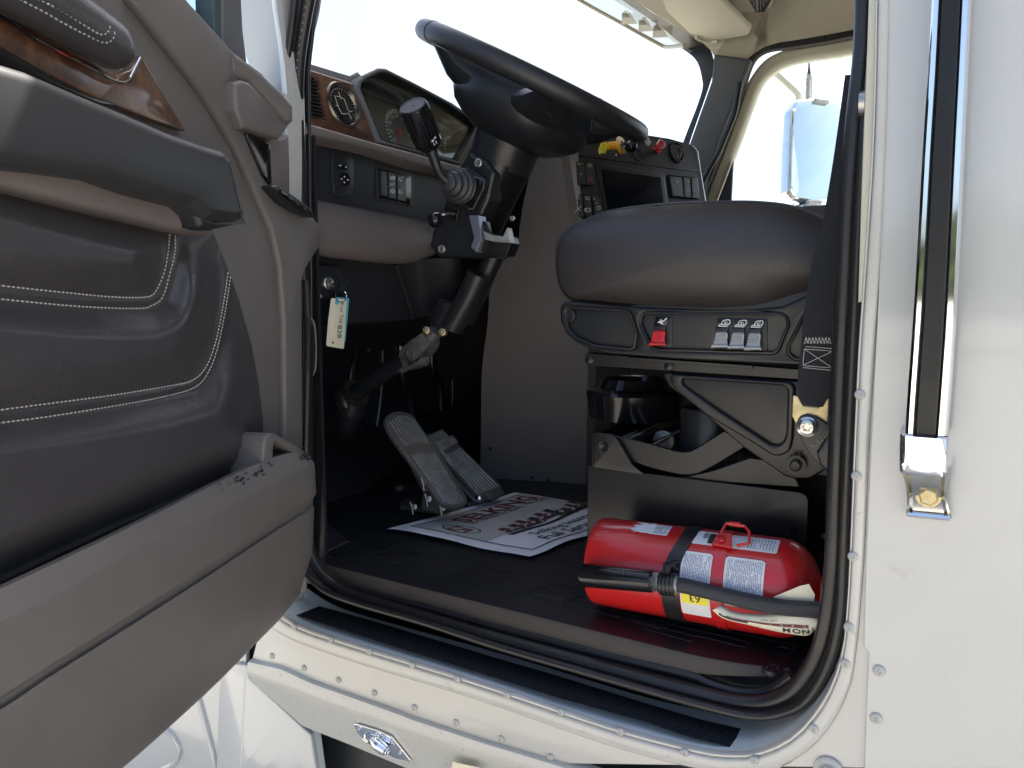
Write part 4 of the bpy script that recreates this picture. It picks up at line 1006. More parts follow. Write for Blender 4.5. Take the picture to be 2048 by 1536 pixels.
# cast side housing with lower skirt
hs = rnd(P('928,318 940,305 972,318 990,345 978,400 958,440 962,470 992,482 1014,470 1018,486 1008,512 940,516 876,515 858,492 864,462 880,438 892,392 905,350', YP(YC - .075)), .004)
plate('side_housing', hs, m_black, sc_, thick=.05, bev=.008, toward=(0, -1, 0))
plate('skirt_bracket', P('938,428 957,428 978,466 1001,472 1014,456 1022,486 1012,514 950,500 942,492 951,475', YP(YC - .082)), m_metalblk, sc_, thick=.015, bev=.002, toward=(0, -1, 0))
br = YP(YC - .095)
k = MB(); k.prism(P('937,430 956,430 963,476 948,476', br), (0, .03, 0)); k.prism(P('948,476 963,476 953,505 941,494', br), (0, .03, 0)); k.build('bracket_tab', mat('satin_grey', (.20, .22, .28), .3, metal=.4), sc_, bevel=.0015)
k = MB(); k.prism(P('966,462 985,470 1006,473 1014,455 1021,486 990,484 970,479', YP(YC - .088)), (0, .02, 0)); k.build('bracket_ledge', m_alu, sc_, bevel=.001)
for u, v, r in ((956, 326, .007), (883, 498, .007), (1024, 437, .004)):
    k = MB(); k.lathe(YP(YC - .082)(u, v), (0, -1, 0), [(-.004, r * 1.3), (.001, r * 1.3), (.002, r), (-.001, r * .8), (-.001, 0)], 18); k.build('housing_screw', m_steel, sc_)
# display plate beside the boot
plate('stalk_housing', rnd(P('925,337 938,335 970,357 966,378 947,418 936,420 918,410 905,395', YP(YC - .095)), .003), m_black, sc_, thick=.05, bev=.002, toward=(0, -1, 0))
plate('stalk_panel', P('943,354 967,360 966,376 944,415 922,407', YP(YC - .0965)), m_gloss, sc_, thick=.004, bev=.001, toward=(0, -1, 0))
k = MB(); k.tube(P('944,352 969,360 967,378 946,418 938,418', YP(YC - .098)), .0013, 6); k.build('panel_edge', m_steel, sc_)
# boot and multifunction lever
q = YP(YC - .115)
ba, bb = YP(YC - .10)(922, 373), YP(YC - .15)(897, 366)
ax = (bb - ba).normalized(); L = (bb - ba).length
prof = [(0, .036), (.05, .036), (.14, .030), (.18, .036), (.26, .035), (.34, .027), (.38, .031), (.48, .030), (.56, .021), (.60, .025), (.72, .023), (.80, .014), (.84, .017), (.95, .016), (1.0, .010)]
k = MB(); k.lathe(ba, ax, [(d * L * 1.1, r) for d, r in prof], 28); k.build('boot', mat('grey_rubber', (.035, .037, .042), .45), sc_)
lv_ = thing('gear_selector_stalk', YP(YC - .15)(897, 366), 'black column selector stalk with ribbed cylindrical grip left of the steering column', 'selector stalk')
st = [YP(.32)(905, 368), YP(.31)(893, 361), YP(.30)(882, 350), YP(.29)(874, 334), YP(.285)(868, 316), YP(.28)(862, 298), YP(.28)(858, 286)]
k = MB(); k.tube(cr(st, 5), [.0085, .0085, .009, .0095, .0105, .0125, .015], 14); k.build('stem', m_black, lv_)
a, c = YP(.28)(861, 296), YP(.215)(826, 212)
ax = (c - a).normalized(); Lk_ = (c - a).length
k = MB(); k.lathe(a, ax, [(0, .012), (.004, .021), (.012, .0265), (Lk_ * .5, .0272), (Lk_ - .004, .0276), (Lk_, .0268)], 36)
grip = k.build('grip', m_gloss, lv_)
k = MB(); k.lathe(a, ax, [(Lk_ - .002, .0252), (Lk_ + .0015, .0252), (Lk_ + .002, .0235), (Lk_ + .001, .022), (Lk_ + .001, .003), (Lk_ + .0018, .002), (Lk_ + .0018, 0)], 36); k.build('grip_cap', m_armleather, lv_)
k = MB(); x_ = ax.orthogonal().normalized(); y_ = ax.cross(x_)
for i in range(22):
    t = 2 * math.pi * i / 22; d = x_ * math.cos(t) + y_ * math.sin(t); k.tube([a + ax * Lk_ * .25 + d * .0268, a + ax * Lk_ * .82 + d * .0273], .0009, 5)
k.build('grip_rib', m_black, grip)
fcam = (C0 - a); fcam = (fcam - ax * fcam.dot(ax)).normalized(); side_ = ax.cross(fcam)
def onk(t, h, r=.0275):
    th = t; return a + ax * h + (fcam * math.cos(th) + side_ * math.sin(th)) * r
k = MB()
for t, h, w in ((.35, .016, .006), (.55, .016, .006)): k.tube([onk(t, h, .0270), onk(t, h + w, .0272)], .0009, 5)
for t0, h in ((.25, .026), (.5, .028)): k.tube([onk(t0, h, .0270), onk(t0 + .18, h, .0270)], .0016, 5)
k.build('grip_marking', m_print, grip)
sl_ = thing('trailer_brake_lever', YP(YC - .12)(905, 430), 'short black column lever ending in a glossy round ball', 'lever')
k = MB(); c = YP(.33)(869, 440); k.lathe(c - Vector((0, 0, .016)), (0.1, 0, 1), [(.016 - .016 * math.cos(i * math.pi / 14), .0165 * math.sin(i * math.pi / 14)) for i in range(15)], 24); k.build('ball', m_gloss, sl_)
k = MB(); k.tube(cr([YP(.345)(878, 433), YP(.35)(890, 428), YP(.37)(903, 427), YP(.38)(910, 430)], 4), .003, 8); k.build('stem', m_steel, sl_)
plate('lever_slot', rnd(P('900,415 918,418 912,444 897,438', YP(YC - .084)), .002), m_gloss, sl_, thick=.006, bev=.001, toward=(0, -1, 0))
# steering tube, second tube, joint, intermediate shaft
k = MB(); k.tube([YP(.47)(990, 508), YP(.47)(962, 570), YP(.47)(930, 640)], .022, 18); k.tube([YP(.43)(958, 548), YP(.43)(940, 590), YP(.43)(904, 655)], .026, 18)
k.build('column_tube', m_black, sc_)
k = MB()
for i in range(9):
    t = i / 8; k.tube([YP(.43).__call__(846 + 44 * t + 4, 634 + 18 * t - 3), YP(.43)(860 + 44 * t, 622 + 20 * t)], .0016, 5)
k.lathe(YP(.45)(900, 612), YP(.45)(868, 668) - YP(.45)(900, 612), [(0, .028), (.045, .026), (.060, .022)], 24)
k.build('tilt_ratchet', m_black, sc_)
yj = YP(.42)
u0, u1 = yj(872, 660), yj(700, 800)
axs = (u1 - u0).normalized(); sx_ = axs.orthogonal().normalized()
def yoke(k, c, d, pin_ax, r=.021, L=.045):
    pin_ax = (pin_ax - d * pin_ax.dot(d)).normalized(); w = d.cross(pin_ax)
    k.lathe(c + d * L, d * -1, [(-.02, r * .75), (0, r * .85), (.012, r)], 18)
    for s in (-1, 1):
        rg = []
        for t, ww, o in ((1.0, .016, .014), (.7, .018, .020), (.35, .018, .024), (0, .017, .024), (-.2, .013, .024), (-.32, .005, .023)):
            m_ = c + d * L * t + pin_ax * s * o
            rg.append([m_ + w * ww + pin_ax * s * .005, m_ - w * ww + pin_ax * s * .005, m_ - w * ww - pin_ax * s * .005, m_ + w * ww - pin_ax * s * .005])
        k.loft(rg)
        k.lathe(c + pin_ax * s * .020, pin_ax * s, [(0, .012), (.012, .012), (.013, .009), (.011, .008), (.011, 0)], 20)
k = MB(); jc = yj(838, 705)
pa = Vector((.1, -1, .1)).normalized(); pb = axs.cross(pa)
yoke(k, jc, axs, pb); yoke(k, jc, (yj(890, 640) - jc).normalized(), pa, L=.05)
k.lathe(jc - pa * .02, pa, [(0, .009), (.04, .009)], 12); k.lathe(jc - pb * .02, pb, [(0, .009), (.04, .009)], 12)
k.build('universal_joint', m_cast, sc_, bevel=.0015)
for u, v in ((852, 660), (884, 664)):
    k = MB(); k.lathe(YP(.395)(u, v), (.3, -1, .2), [(-.01, .009), (0, .009), (.001, .007)], 6); k.lathe(YP(.395)(u, v), (.3, -1, .2), [(-.02, .006), (.006, .0055), (.007, 0)], 14); k.build('clamp_bolt', m_zinc, sc_)
k = MB(); k.tube([yj(812, 722), yj(770, 742), yj(716, 784), yj(700, 797)], [.020, .021, .021, .021], 20); k.build('intermediate_shaft', m_black, sc_)
a, c = yj(722, 772), yj(676, 860)
ax = (yj(690, 806) - yj(722, 780)).normalized()
k = MB(); p = yj(712, 786); 
k.lathe(p, ax, [(-.004, .028), (-.004, .036), (.006, .039), (.010, .036), (.014, .040), (.020, .043), (.024, .038), (.03, .040), (.035, .042), (.040, .036)], 28)
k.build('shaft_boot', m_rubber, sc_)
k = MB(); k.tube(cr([yj(706, 796), yj(700, 820), yj(694, 846), YP(.44)(690, 868)], 4), [.036, .036, .032, .028, .024], 20); k.build('boot_sleeve', m_black, sc_)

# ================================================================== PEDALS
zf = ZP(ZF)
def strip_pad(name, outline, y, m, parent, thick, n_rib, rib_m, a0, a1, b0, b1, gap=None, nrm=None):
    pass
def pedal_plane(pb, pt):   # plane containing the pedal line and the Y-ish lateral axis
    d = pt - pb; lat = Vector((.12, 1, 0)).normalized(); n = d.cross(lat).normalized()
    if n.dot(C0 - pb) < 0: n = -n
    return pl(pb, n), n, d.normalized(), lat
bp_ = thing('brake_pedal', zf(880, 1020), 'wide worn grey brake pedal with fine ribs, rounded top and hinged floor bracket', 'pedal')
pb, pt = YP(.43)(915, 1000), YP(.43)(795, 835)
fB, nB, dB, latB = pedal_plane(pb, pt)
bo = 'bp'
outl = cr([fB(u, v) for u, v in px('771,842 775,830 786,823 806,822 826,830 838,846 880,905 922,972 934,994 935,1005 922,1013 900,1013 884,1005 872,990 820,920 785,872')], 4, closed=True)
plate('pedal_pad', outl, m_cast, bp_, thick=.014, bev=.004, toward=nB)
k = MB(); L1, L2 = px('776,846 886,1003'), px('832,842 930,1000')
for i in range(11):
    t = (i + .7) / 11.4
    a = (L1[0][0] * (1 - t) + L2[0][0] * t, L1[0][1] * (1 - t) + L2[0][1] * t - 13 * math.sin(math.pi * t)); c = (L1[1][0] * (1 - t) + L2[1][0] * t, L1[1][1] * (1 - t) + L2[1][1] * t + 7 * math.sin(math.pi * t))
    for s0, s1 in ((0, .30), (.42, 1)):
        k.tube([fB(a[0] + (c[0] - a[0]) * s0, a[1] + (c[1] - a[1]) * s0, .0010), fB(a[0] + (c[0] - a[0]) * s1, a[1] + (c[1] - a[1]) * s1, .0010)], .0013, 5)
k.build('pad_rib', m_ribm, bp_)
k = MB()
k.prism(P('840,1020 845,988 858,984 874,992 884,1010 886,1030', YP(.40)), (0, .05, 0)); k.build('pedal_bracket', m_cast, bp_, bevel=.004)
k = MB(); k.prism([zf(u, v, .0) for u, v in px('800,1012 812,1002 870,996 930,1000 930,1020 886,1032 800,1020')], (0, 0, .010)); k.build('base_plate', m_cast, bp_, bevel=.003)
k = MB(); k.tube([YP(.41)(852, 965), YP(.41)(880, 985)], .006, 10); k.tube([YP(.42)(830, 935), YP(.42)(858, 990)], .010, 10); k.build('pedal_arm', m_cast, bp_)
for u, v, y in ((858, 998, .385), (851, 966, .39), (829, 1014, .40), (886, 1016, .40)):
    k = MB(); p = YP(y)(u, v); k.lathe(p, (.3, -1, .4), [(0, .0075), (.004, .0075), (.005, .005), (.009, .005), (.010, 0)], 6); k.tube([p + Vector((-.004, -.01, .014)), p + Vector((0, -.009, 0)), p + Vector((.003, -.01, -.015))], .0012, 6); k.build('bracket_bolt', m_steel, bp_)
ap_ = thing('accelerator_pedal', zf(960, 995), 'light aluminium accelerator pedal with raised treads leaning behind the brake pedal', 'pedal')
pb, pt = YP(.60)(980, 985), YP(.60)(870, 870)
fA, nA, dA, latA = pedal_plane(pb, pt)
plate('pedal_pad', rnd([fA(u, v) for u, v in px('848,872 884,857 1003,970 1004,978 968,1000 955,990 905,936')], .003), m_cast, ap_, thick=.016, bev=.003, toward=nA)
k = MB()
for i in range(8):
    t = (i + .5) / 8; x0, y0, x1, y1 = 850 + 34 * t, 873 - 15 * t, 962 + 40 * t, 997 - 22 * t
    for s0, s1 in ((.02, .14), (.32, .98)):
        k.tube([fA(x0 + (x1 - x0) * s0, y0 + (y1 - y0) * s0, .001), fA(x0 + (x1 - x0) * s1, y0 + (y1 - y0) * s1, .001)], .0024, 6)
k.build('pad_tread', m_ribm, ap_)
plate('name_panel', [fA(u, v, .003) for u, v in px('869,886 905,870 917,884 882,902')], m_alu, ap_, thick=.003, bev=.0008, toward=nA)
q0 = fA(893, 885, .0034); text('raised_lettering', 'WILLIAMS', None, 0, 0, 0, 0, m_cast, ap_, o=q0, xd=(fA(908, 878, .0034) - q0).normalized(), yd=-(fA(900, 893, .0034) - q0).normalized(), size=.0085)
k = MB(); k.prism(P('856,890 868,884 952,1000 950,1006 930,985', YP(.56)), (0, .012, 0)); k.build('side_web', m_alu, ap_, bevel=.001)
k = MB(); k.prism([zf(u, v, 0) for u, v in px('930,1004 1006,988 1010,994 985,1008 935,1014')], (0, 0, .012)); k.prism(P('940,1004 948,985 972,985 985,1000', YP(.57)), (0, .06, 0)); k.build('pedal_base', m_cast, ap_, bevel=.003)
k = MB(); k.lathe(YP(.55)(957, 997), (.2, -1, .2), [(-.01, .009), (0, .009), (.004, .007), (.006, .003), (.0062, 0)], 16); k.build('pivot_pin', m_chrome, ap_)
k = MB(); k.lathe(zf(800, 968), (0, 0, 1), [(0, .07), (.012, .068), (.016, .05), (.014, 0)], 28); k.build('floor_grommet', m_rubber, cab)

# ================================================================== PAPER FLOOR MAT
pm = thing('paper_floor_mat', zf(980, 1050), 'printed white paper floor mat with grey and maroon dealer artwork lying on the floor', 'paper mat')
PO = ZF + .006
# paper frame: photo homography corner points
c00, c10, c11, c01 = [ZP(PO)(u, v) for u, v in px('775,1060 1060,1115 1330,1015 1030,986')]
ex = (c01 - c00); ey = (c10 - c00)
c11 = c01 + ey * 1.0
def pp(s, t, o=0):     # s along the reading direction (0 left edge), t from top edge to the bottom
    w = .0028 * math.sin(s * 7 + 1.2 + t * 2) * math.sin(t * 4 + .6) + .0008 * math.sin(s * 15 + t * 4) + .0035 * (1 - min(1, s / .12)) * (.6 + .4 * math.sin(7 * t)) 
    return c00 + ex * s + ey * t + Vector((0, 0, w + o))
NX, NY = 120, 80
k = MB(); topg = [[pp(i / NX * 1.0 + .004 * math.sin(j * .2) * (i == 0), j / NY + (.004 * math.sin(i * .13) if j in (0, NY) else 0)) for j in range(NY + 1)] for i in range(NX + 1)]
k.loft(topg, closed=False); sheet = k.build('sheet', m_paper, pm, angle=80); sm = sheet.modifiers.new('s', 'SOLIDIFY'); sm.thickness = .0006; sm.offset = -1
def patch(name, s0, s1, t0, t1, m, o, n=40):
    k = MB(); k.loft([[pp(s0 + (s1 - s0) * i / n, t0 + (t1 - t0) * j / 60, o) for j in range(61)] for i in range(n + 1)], closed=False); return k.build(name, m, pm, angle=80)
patch('printed_panel', .10, .985, .09, .62, m_printbg, .0009, 110)
k = MB()
for (s0, t0, s1, t1) in ((.09, .08, .99, .08), (.09, .08, .09, .935), (.09, .935, .99, .935)):
    ds, dt = (0, .005) if t0 == t1 else (.004, 0)
    k.loft([[pp(s0 + (s1 - s0) * i / 40 - ds, t0 + (t1 - t0) * i / 40 - dt, .0014), pp(s0 + (s1 - s0) * i / 40 + ds, t0 + (t1 - t0) * i / 40 + dt, .0014)] for i in range(41)], closed=False)
k.build('printed_border', m_ink, pm, smooth=False)
elx, ely = ex.length, ey.length
def ptext(name, s, cs, ct, size, m, pw=1, bold=.0, shear=0):
    text(name, s, None, 0, 0, 0, 0, m, pm, bold=bold, shear=shear, mapf=lambda x, y: pp(cs + x * size * pw / elx, ct - y * size / ely, .0020))
# reading direction runs along s, top of the letters towards t = 0
ptext('large_lettering', 'SELKING', .625, .205, .064, m_inkred, 1.06, .03)
ptext('small_lettering', 'INTERNATIONAL TRUCKS', .64, .295, .021, m_ink, 1.1, .006)
ptext('bottom_lettering', 'Selking International', .66, .76, .036, m_ink, 1.05, .004)
ptext('bottom_lettering', 'Full Service Paint', .63, .865, .044, m_ink, 1.05, .004)
k = MB()
def pring(cs, ct, rx, ry, a0, a1, w):
    pts = [(cs + rx * math.cos(math.radians(a0 + (a1 - a0) * i / 30)), ct - ry * math.sin(math.radians(a0 + (a1 - a0) * i / 30))) for i in range(31)]
    k.loft([[pp(p[0] - w * math.cos(math.radians(a0 + (a1 - a0) * i / 30)), p[1] + w * 1.2 * math.sin(math.radians(a0 + (a1 - a0) * i / 30)), .0018), pp(*p, .0018)] for i, p in enumerate(pts)], closed=False)
pring(.205, .34, .062, .13, 20, 330, .008); pring(.205, .34, .062, .13, -25, 12, .006)
k.build('logo_ring', m_ink, pm, smooth=False)
k = MB()
def pl2(pts, w=.006):
    for (a, b2), (c, d) in zip(pts, pts[1:]):
        dx, dy = (c - a) * elx, (d - b2) * ely; l = math.hypot(dx, dy); nx, ny = -dy / l * w / 2 / elx, dx / l * w / 2 / ely
        k.add([pp(a + nx, b2 + ny, .0018), pp(c + nx, d + ny, .0018), pp(c - nx, d - ny, .0018), pp(a - nx, b2 - ny, .0018)], [(0, 1, 2, 3)])
pl2([(.200, .275), (.168, .275), (.168, .335), (.200, .335), (.200, .40), (.160, .40)]); pl2([(.205, .275), (.245, .275)]); pl2([(.225, .275), (.225, .40), (.205, .40)])
k.build('logo_letters', m_inkred, pm, smooth=False)
# row of little trucks in the artwork: each a cluster of blocks
kr, kk, kw = MB(), MB(), MB(); rn = random.Random(3)
def blk(K, s, t, w, h, o=.0012, sk=.0): o += .0006; K.add([pp(s, t, o), pp(s + w, t, o), pp(s + w + sk, t - h, o), pp(s + sk, t - h, o)], [(0, 1, 2, 3)])
for i in range(9):
    s = .27 + i * .083; t = .63 + .02 * math.sin(i * 1.3) - .10 * (i > 6) * 0
    w = .085; h = .10 + .02 * (i % 3)
    K = kr if i % 2 == 0 else kk
    blk(K, s, t - .02, w * .80, h * .55, .0012, .012); blk(K, s + w * .1, t - h * .6, w * .55, h * .55, .0013, .010); blk(kk, s + w * .18, t - h * .72, w * .34, h * .22, .0015); blk(kw, s + w * .55, t - .03, w * .25, h * .25, .0016); blk(kw, s + .005, t - .05, w * .2, h * .12, .0017)
    for q in (.05, .5, .75): blk(kk, s + w * q, t, w * .18, .030, .0016)
for i in range(46):
    s = .27 + rn.random() * .74; blk(rn.choice((kr, kk, kk)), s, .645 - rn.random() * .09, .008 + rn.random() * .026, .012 + rn.random() * .02, .0018, rn.random() * .01)
kk.loft([[pp(.25 + .76 * i / 40, .625 + .03 * math.sin(i * .12), .0011), pp(.25 + .76 * i / 40, .665 + .02 * math.sin(i * .12), .0011)] for i in range(41)], closed=False)
kr.build('artwork_red', m_inkred, pm, smooth=False); kk.build('artwork_shadow', m_ink, pm, smooth=False); kw.build('artwork_highlight', m_label, pm, smooth=False)

# ================================================================== DRIVER SEAT
se = thing('driver_seat', (-.36, .50, ZF), 'brown leather air-ride driver seat with side control panel, scissor arms and black steel base', 'seat')
YS = .262
ys = YP(YS)
sil = cr([ys(u, v) for u, v in px('1107,514 1111,482 1136,455 1174,436 1214,422 1283,411 1361,405 1455,402 1517,403 1580,411 1645,436 1720,470 1760,505 1750,550 1700,570 1640,584 1600,594 1560,606 1517,616 1450,620 1392,620 1330,617 1267,613 1174,604 1136,599 1117,580 1108,548')], 4, closed=True)
cc = sum(sil, Vector()) / len(sil)
def sring(s, y, dz=0, sx=None): return [Vector((cc.x + (p.x - cc.x) * (sx or s), y, cc.z + (p.z - cc.z) * s + dz)) for p in sil]
k = MB()
k.loft([sring(.05, YS - .046), sring(.3, YS - .043), sring(.5, YS - .038), sring(.68, YS - .030), sring(.82, YS - .020), sring(.93, YS - .008), sring(.985, YS + .004)], caps=True)
k.loft([sring(.985, YS + .004), sring(1.0, YS + .010)], caps=False)
k.loft([sring(1.0, YS + .010), sring(1.012, YS + .05), sring(1.005, YS + .12, -.004), sring(1.0, YS + .25, -.008), sring(1.005, YS + .38, -.004), sring(1.012, YS + .46), sring(.98, YS + .50), sring(.6, YS + .51), sring(.05, YS + .512)], caps=True)
cu_ = k.build('seat_cushion', m_sleather, se, angle=70)
stitches('seam_stitching', [Vector((p.x, YS + .0035, p.z)) + (p - cc).normalized() * -.0015 for p in resamp(sring(.985, YS)[2:66] , 170)], m_thread2, cu_, .0062, .0042, .0008)
k = MB(); k.tube([Vector((p.x, YS + .008, p.z)) for p in sring(.998, YS)][:], .0022, 6, closed=True); k.build('piping', m_sleather, cu_)
# backrest, behind the door jamb from the photographer's side
k = MB(); k.loft([supell(Vector((.03 + t * .16, .51, 1.78 + t * .72)), Vector((0, 1, 0)), Vector((1, 0, -.2)), .25 - .04 * t, .055 - .01 * t, 3.5) for t in (0, .05, .3, .6, .9, .97, 1)]); k.build('backrest', m_sleather, se, angle=60)
# control panel
YQ = .250; yq = YP(YQ)
po = rnd(P('1119,618 1124,606 1132,603 1174,605 1268,614 1420,620 1486,621 1564,613 1590,602 1611,592 1630,574 1700,560 1700,738 1596,731 1361,719 1221,708 1174,696 1149,683 1130,664 1120,640', yq), .006)
h1 = rnd(P('1131,630 1133,618 1150,615 1252,621 1262,630 1273,665 1270,694 1262,699 1190,692 1152,676 1136,656', yq), .006)
h2 = rnd(P('1283,630 1292,626 1560,627 1574,635 1576,650 1556,700 1546,706 1320,700 1302,694 1281,650', yq), .008)
h3 = rnd(P('1612,626 1690,600 1690,726 1590,718 1576,706 1578,690', yq), .008)
cp = plate('control_panel', po, m_metalblk, se, thick=.030, bev=.004, holes=[h1, h2, h3], toward=(0, -1, 0))
plate('panel_inset', rnd(P('1122,625 1130,608 1250,612 1700,560 1700,735 1361,716 1180,696 1135,670', YP(YQ + .007)), .01), m_black, cp, thick=.012, bev=.001, toward=(0, -1, 0))
for hh in (h1, h2, h3):
    k = MB(); k.tube([p + Vector((0, -.0006, 0)) for p in hh], .0022, 8, closed=True); k.build('panel_rim', m_metalblk, cp)
k = MB(); p = yq(1139, 631, .0); k.lathe(p, (0, -1, 0), [(-.002, .0105), (.001, .0105), (.002, .009), (.0005, .008), (.0005, .006), (.0015, .005), (.0015, .003), (.0005, .002), (.0005, 0)], 24); k.build('panel_screw', m_black, cp)
yp7 = YP(YQ + .006)
def control(u, v0, v1, m, icon):
    base = plate('control_plate', P([(u - 14, v0), (u + 20, v0 + 1), (u + 20, v1 + 6), (u - 20, v1 + 4)], YP(YQ + .005)), m_black, se, thick=.006, bev=.001, toward=(0, -1, 0))
    plate('control_icon_plate', P([(u - 12, v0 + 2), (u + 15, v0 + 3), (u + 9, v0 + 19), (u - 17, v0 + 18)], YP(YQ + .001)), m_gloss, se, thick=.004, bev=.0008, toward=(0, -1, 0))
    plate('control_neck', P([(u - 17, v0 + 19), (u + 8, v0 + 20), (u + 5, v0 + 32), (u - 19, v0 + 31)], YP(YQ)), m_black, se, thick=.006, bev=.001, toward=(0, -1, 0))
    k = MB(); rg = []
    for t, hw, off in ((0, 11, .004), (.12, 12, .008), (.5, 12.5, .007), (.8, 15, .010), (.9, 17, .016), (1, 17, .016), (1.02, 16, .006)):
        v = v0 + 27 + (v1 - v0 - 27) * t; uc = u - 5 - 5 * t
        f = YP(YQ - off); g_ = YP(YQ + .004)
        rg.append([f(uc - hw + 1.5, v), f(uc + hw - 1.5, v), f(uc + hw, v + 2), g_(uc + hw, v), g_(uc - hw, v), f(uc - hw, v + 2)])
    k.loft(rg); cb = k.build('control_slider', m, se, angle=40)
    k = MB()
    for i in range(8):
        v = v0 + 31 + (v1 - v0 - 38) * i / 8; k.tube([YP(YQ - .0085)(u - 17 - .5 * i, v), YP(YQ - .0085)(u + 3 - .5 * i, v + .6)], .0008, 5)
    k.build('slider_rib', m, cb)
    k = MB(); f = YP(YQ - .0012)
    if icon == 'air':
        k.tube(cr([f(u - 8, v0 + 12), f(u - 2, v0 + 9), f(u + 3, v0 + 9), f(u + 10, v0 + 3)], 3), .0012, 5); k.tube([f(u - 3, v0 + 15), f(u + 1, v0 + 10), f(u - 3, v0 + 6)], .0010, 5); k.tube([f(u - 5, v0 + 11), f(u + 3, v0 + 15)], .0010, 5)
    else:
        k.tube([f(u - 13, v0 + 16), f(u + 6, v0 + 17), f(u + 7, v0 + 14), f(u - 9, v0 + 13), f(u - 13, v0 + 16)], .0008, 5)
        k.tube(cr([f(u - 6, v0 + 13), f(u - 4, v0 + 7), f(u + 2, v0 + 4), f(u + 10, v0 + 4), f(u + 11, v0 + 9), f(u + 7, v0 + 14)], 3), .0009, 5)
        k.tube([f(u - 1, v0 + 11), f(u + 1, v0 + 8), f(u + 6, v0 + 8), f(u + 5, v0 + 12), f(u - 1, v0 + 11)], .0007, 5)
    k.build('control_symbol', m_print, se)
control(1324, 633, 690, m_redp, 'air')
control(1449, 636, 694, m_greyp, 'seat'); control(1482, 637, 696, m_greyp, 'seat'); control(1515, 638, 699, m_greyp, 'seat')
# upper rail
k = MB(); k.prism(P('1171,706 1300,715 1596,738 1700,746 1700,768 1596,759 1174,731', YP(YS + .006)), (0, .03, 0)); k.build('upper_rail', m_metalblk, se, bevel=.0015)
k = MB(); k.prism(P('1255,714 1506,731 1505,738 1255,721', YP(YS)), (0, .01, 0)); k.build('rail_strip', m_metalblk, se, bevel=.0008)
k = MB(); k.prism(P('1171,706 1700,744 1700,768 1174,731', YP(YS + .40)), (0, .03, 0)); k.build('upper_rail', m_metalblk, se, bevel=.0015)
for u, v in px('1179,720 1338,733'):
    k = MB(); k.lathe(YP(YS + .006)(u, v), (0, -1, 0), [(0, .0085), (.002, .008), (.004, .005), (.0045, 0)], 18); k.build('rail_bolt', m_metalblk, se)
# seat pan above rails
k = MB(); a = YP(YS)(1172, 705); c = YP(YS)(1640, 640); k.aabb((a.x, YS + .02, a.z - .0), (.0, YS + .47, a.z + .07)); k.build('seat_pan', m_black, se)
# triangular side plate
yt = YP(YS + .012)
plate('side_plate', rnd(P('1321,744 1600,762 1700,770 1700,900 1650,940 1619,958 1590,958 1570,953 1487,895 1400,820 1338,772', yt), .012), m_metalblk, se, thick=.008, bev=.003, toward=(0, -1, 0))
emb = rnd(P('1352,752 1583,768 1580,870 1575,892 1560,902 1545,903 1520,885 1420,822 1372,782 1356,766', YP(YS + .003)), .010)
plate('side_emboss', rnd(P('1340,748 1590,765 1586,875 1580,902 1562,912 1545,912 1512,890 1412,830 1360,788 1342,768', YP(YS + .0035)), .012), m_metalblk, se, thick=.01, bev=.0035, toward=(0, -1, 0), holes=[rnd(P('1362,758 1575,772 1572,868 1566,884 1554,892 1542,890 1432,818 1382,782 1366,770', YP(YS + .0035)), .010)])
def pivot(u, v, y, r, par=se):
    k = MB(); p = YP(y)(u, v); k.lathe(p, (0, -1, 0), [(-.002, r * 1.75), (.001, r * 1.75), (.0015, r * 1.5), (.001, r * 1.3), (.001, r), (.007, r), (.009, r * .75), (.0085, r * .3), (.008, 0)], 24)
    for s in (-1, 1): k.lathe(p + Vector((s * .004, 0, r * 1.9)), (0, -1, 0), [(0, .0022), (.002, .0022), (.0022, .0012), (0, .001)], 10)
    k.build('pivot_pin', m_metalblk, par)
pivot(1208, 893, YS + .004, .0068); pivot(1592, 930, YS + .002, .0085)
# scissor arm
arm = cr([YP(YS + .016)(u, v) for u, v in px('1222,870 1246,876 1300,888 1345,901 1372,904 1392,897 1448,862')], 5)
arm2 = cr([YP(YS + .016)(u, v) for u, v in px('1238,915 1272,926 1310,938 1339,945 1370,950 1410,941 1497,889')], 5)
k = MB(); A_, B_ = resamp(arm, 40), resamp(arm2, 40)
k.loft([[a, b2, b2 + Vector((0, .008, 0)), a + Vector((0, .008, 0))] for a, b2 in zip(A_, B_)]); k.build('scissor_arm', m_metalblk, se, bevel=.0015)
k = MB(); k.loft([[a + Vector((0, .37, 0)), b2 + Vector((0, .37, 0)), b2 + Vector((0, .378, 0)), a + Vector((0, .378, 0))] for a, b2 in zip(A_, B_)]); k.build('scissor_arm', m_metalblk, se, bevel=.0015)
k = MB(); k.prism(P('1352,958 1424,942 1500,916 1530,920 1590,956 1600,975', YP(YS + .014)), (0, .008, 0)); k.build('lower_link', m_metalblk, se, bevel=.0015)
plate('pivot_bracket', P('1185,868 1195,866 1224,869 1234,878 1246,898 1265,930 1289,950 1189,936 1184,932', YP(YS + .004)), m_metalblk, se, thick=.004, bev=.0015, toward=(0, -1, 0))
k = MB(); q0 = YP(YS + .004)(1185, 868); k.prism([q0, YP(YS + .004)(1184, 932), YP(YS + .4)(1184, 932), q0 + Vector((0, .39, 0))], (.003, 0, 0)); k.build('rear_channel', m_metalblk, se)
q1 = YP(YS + .004)(1224, 869); k = MB(); k.prism([q0 + Vector((0, .37, 0)), q0 + Vector((.06, .37, 0)), q0 + Vector((.30, .37, -.02)), q0 + Vector((.30, .37, -.07)), q0 + Vector((0, .37, -.07))], (0, .006, 0)); k.build('far_bracket', m_metalblk, se, bevel=.002)
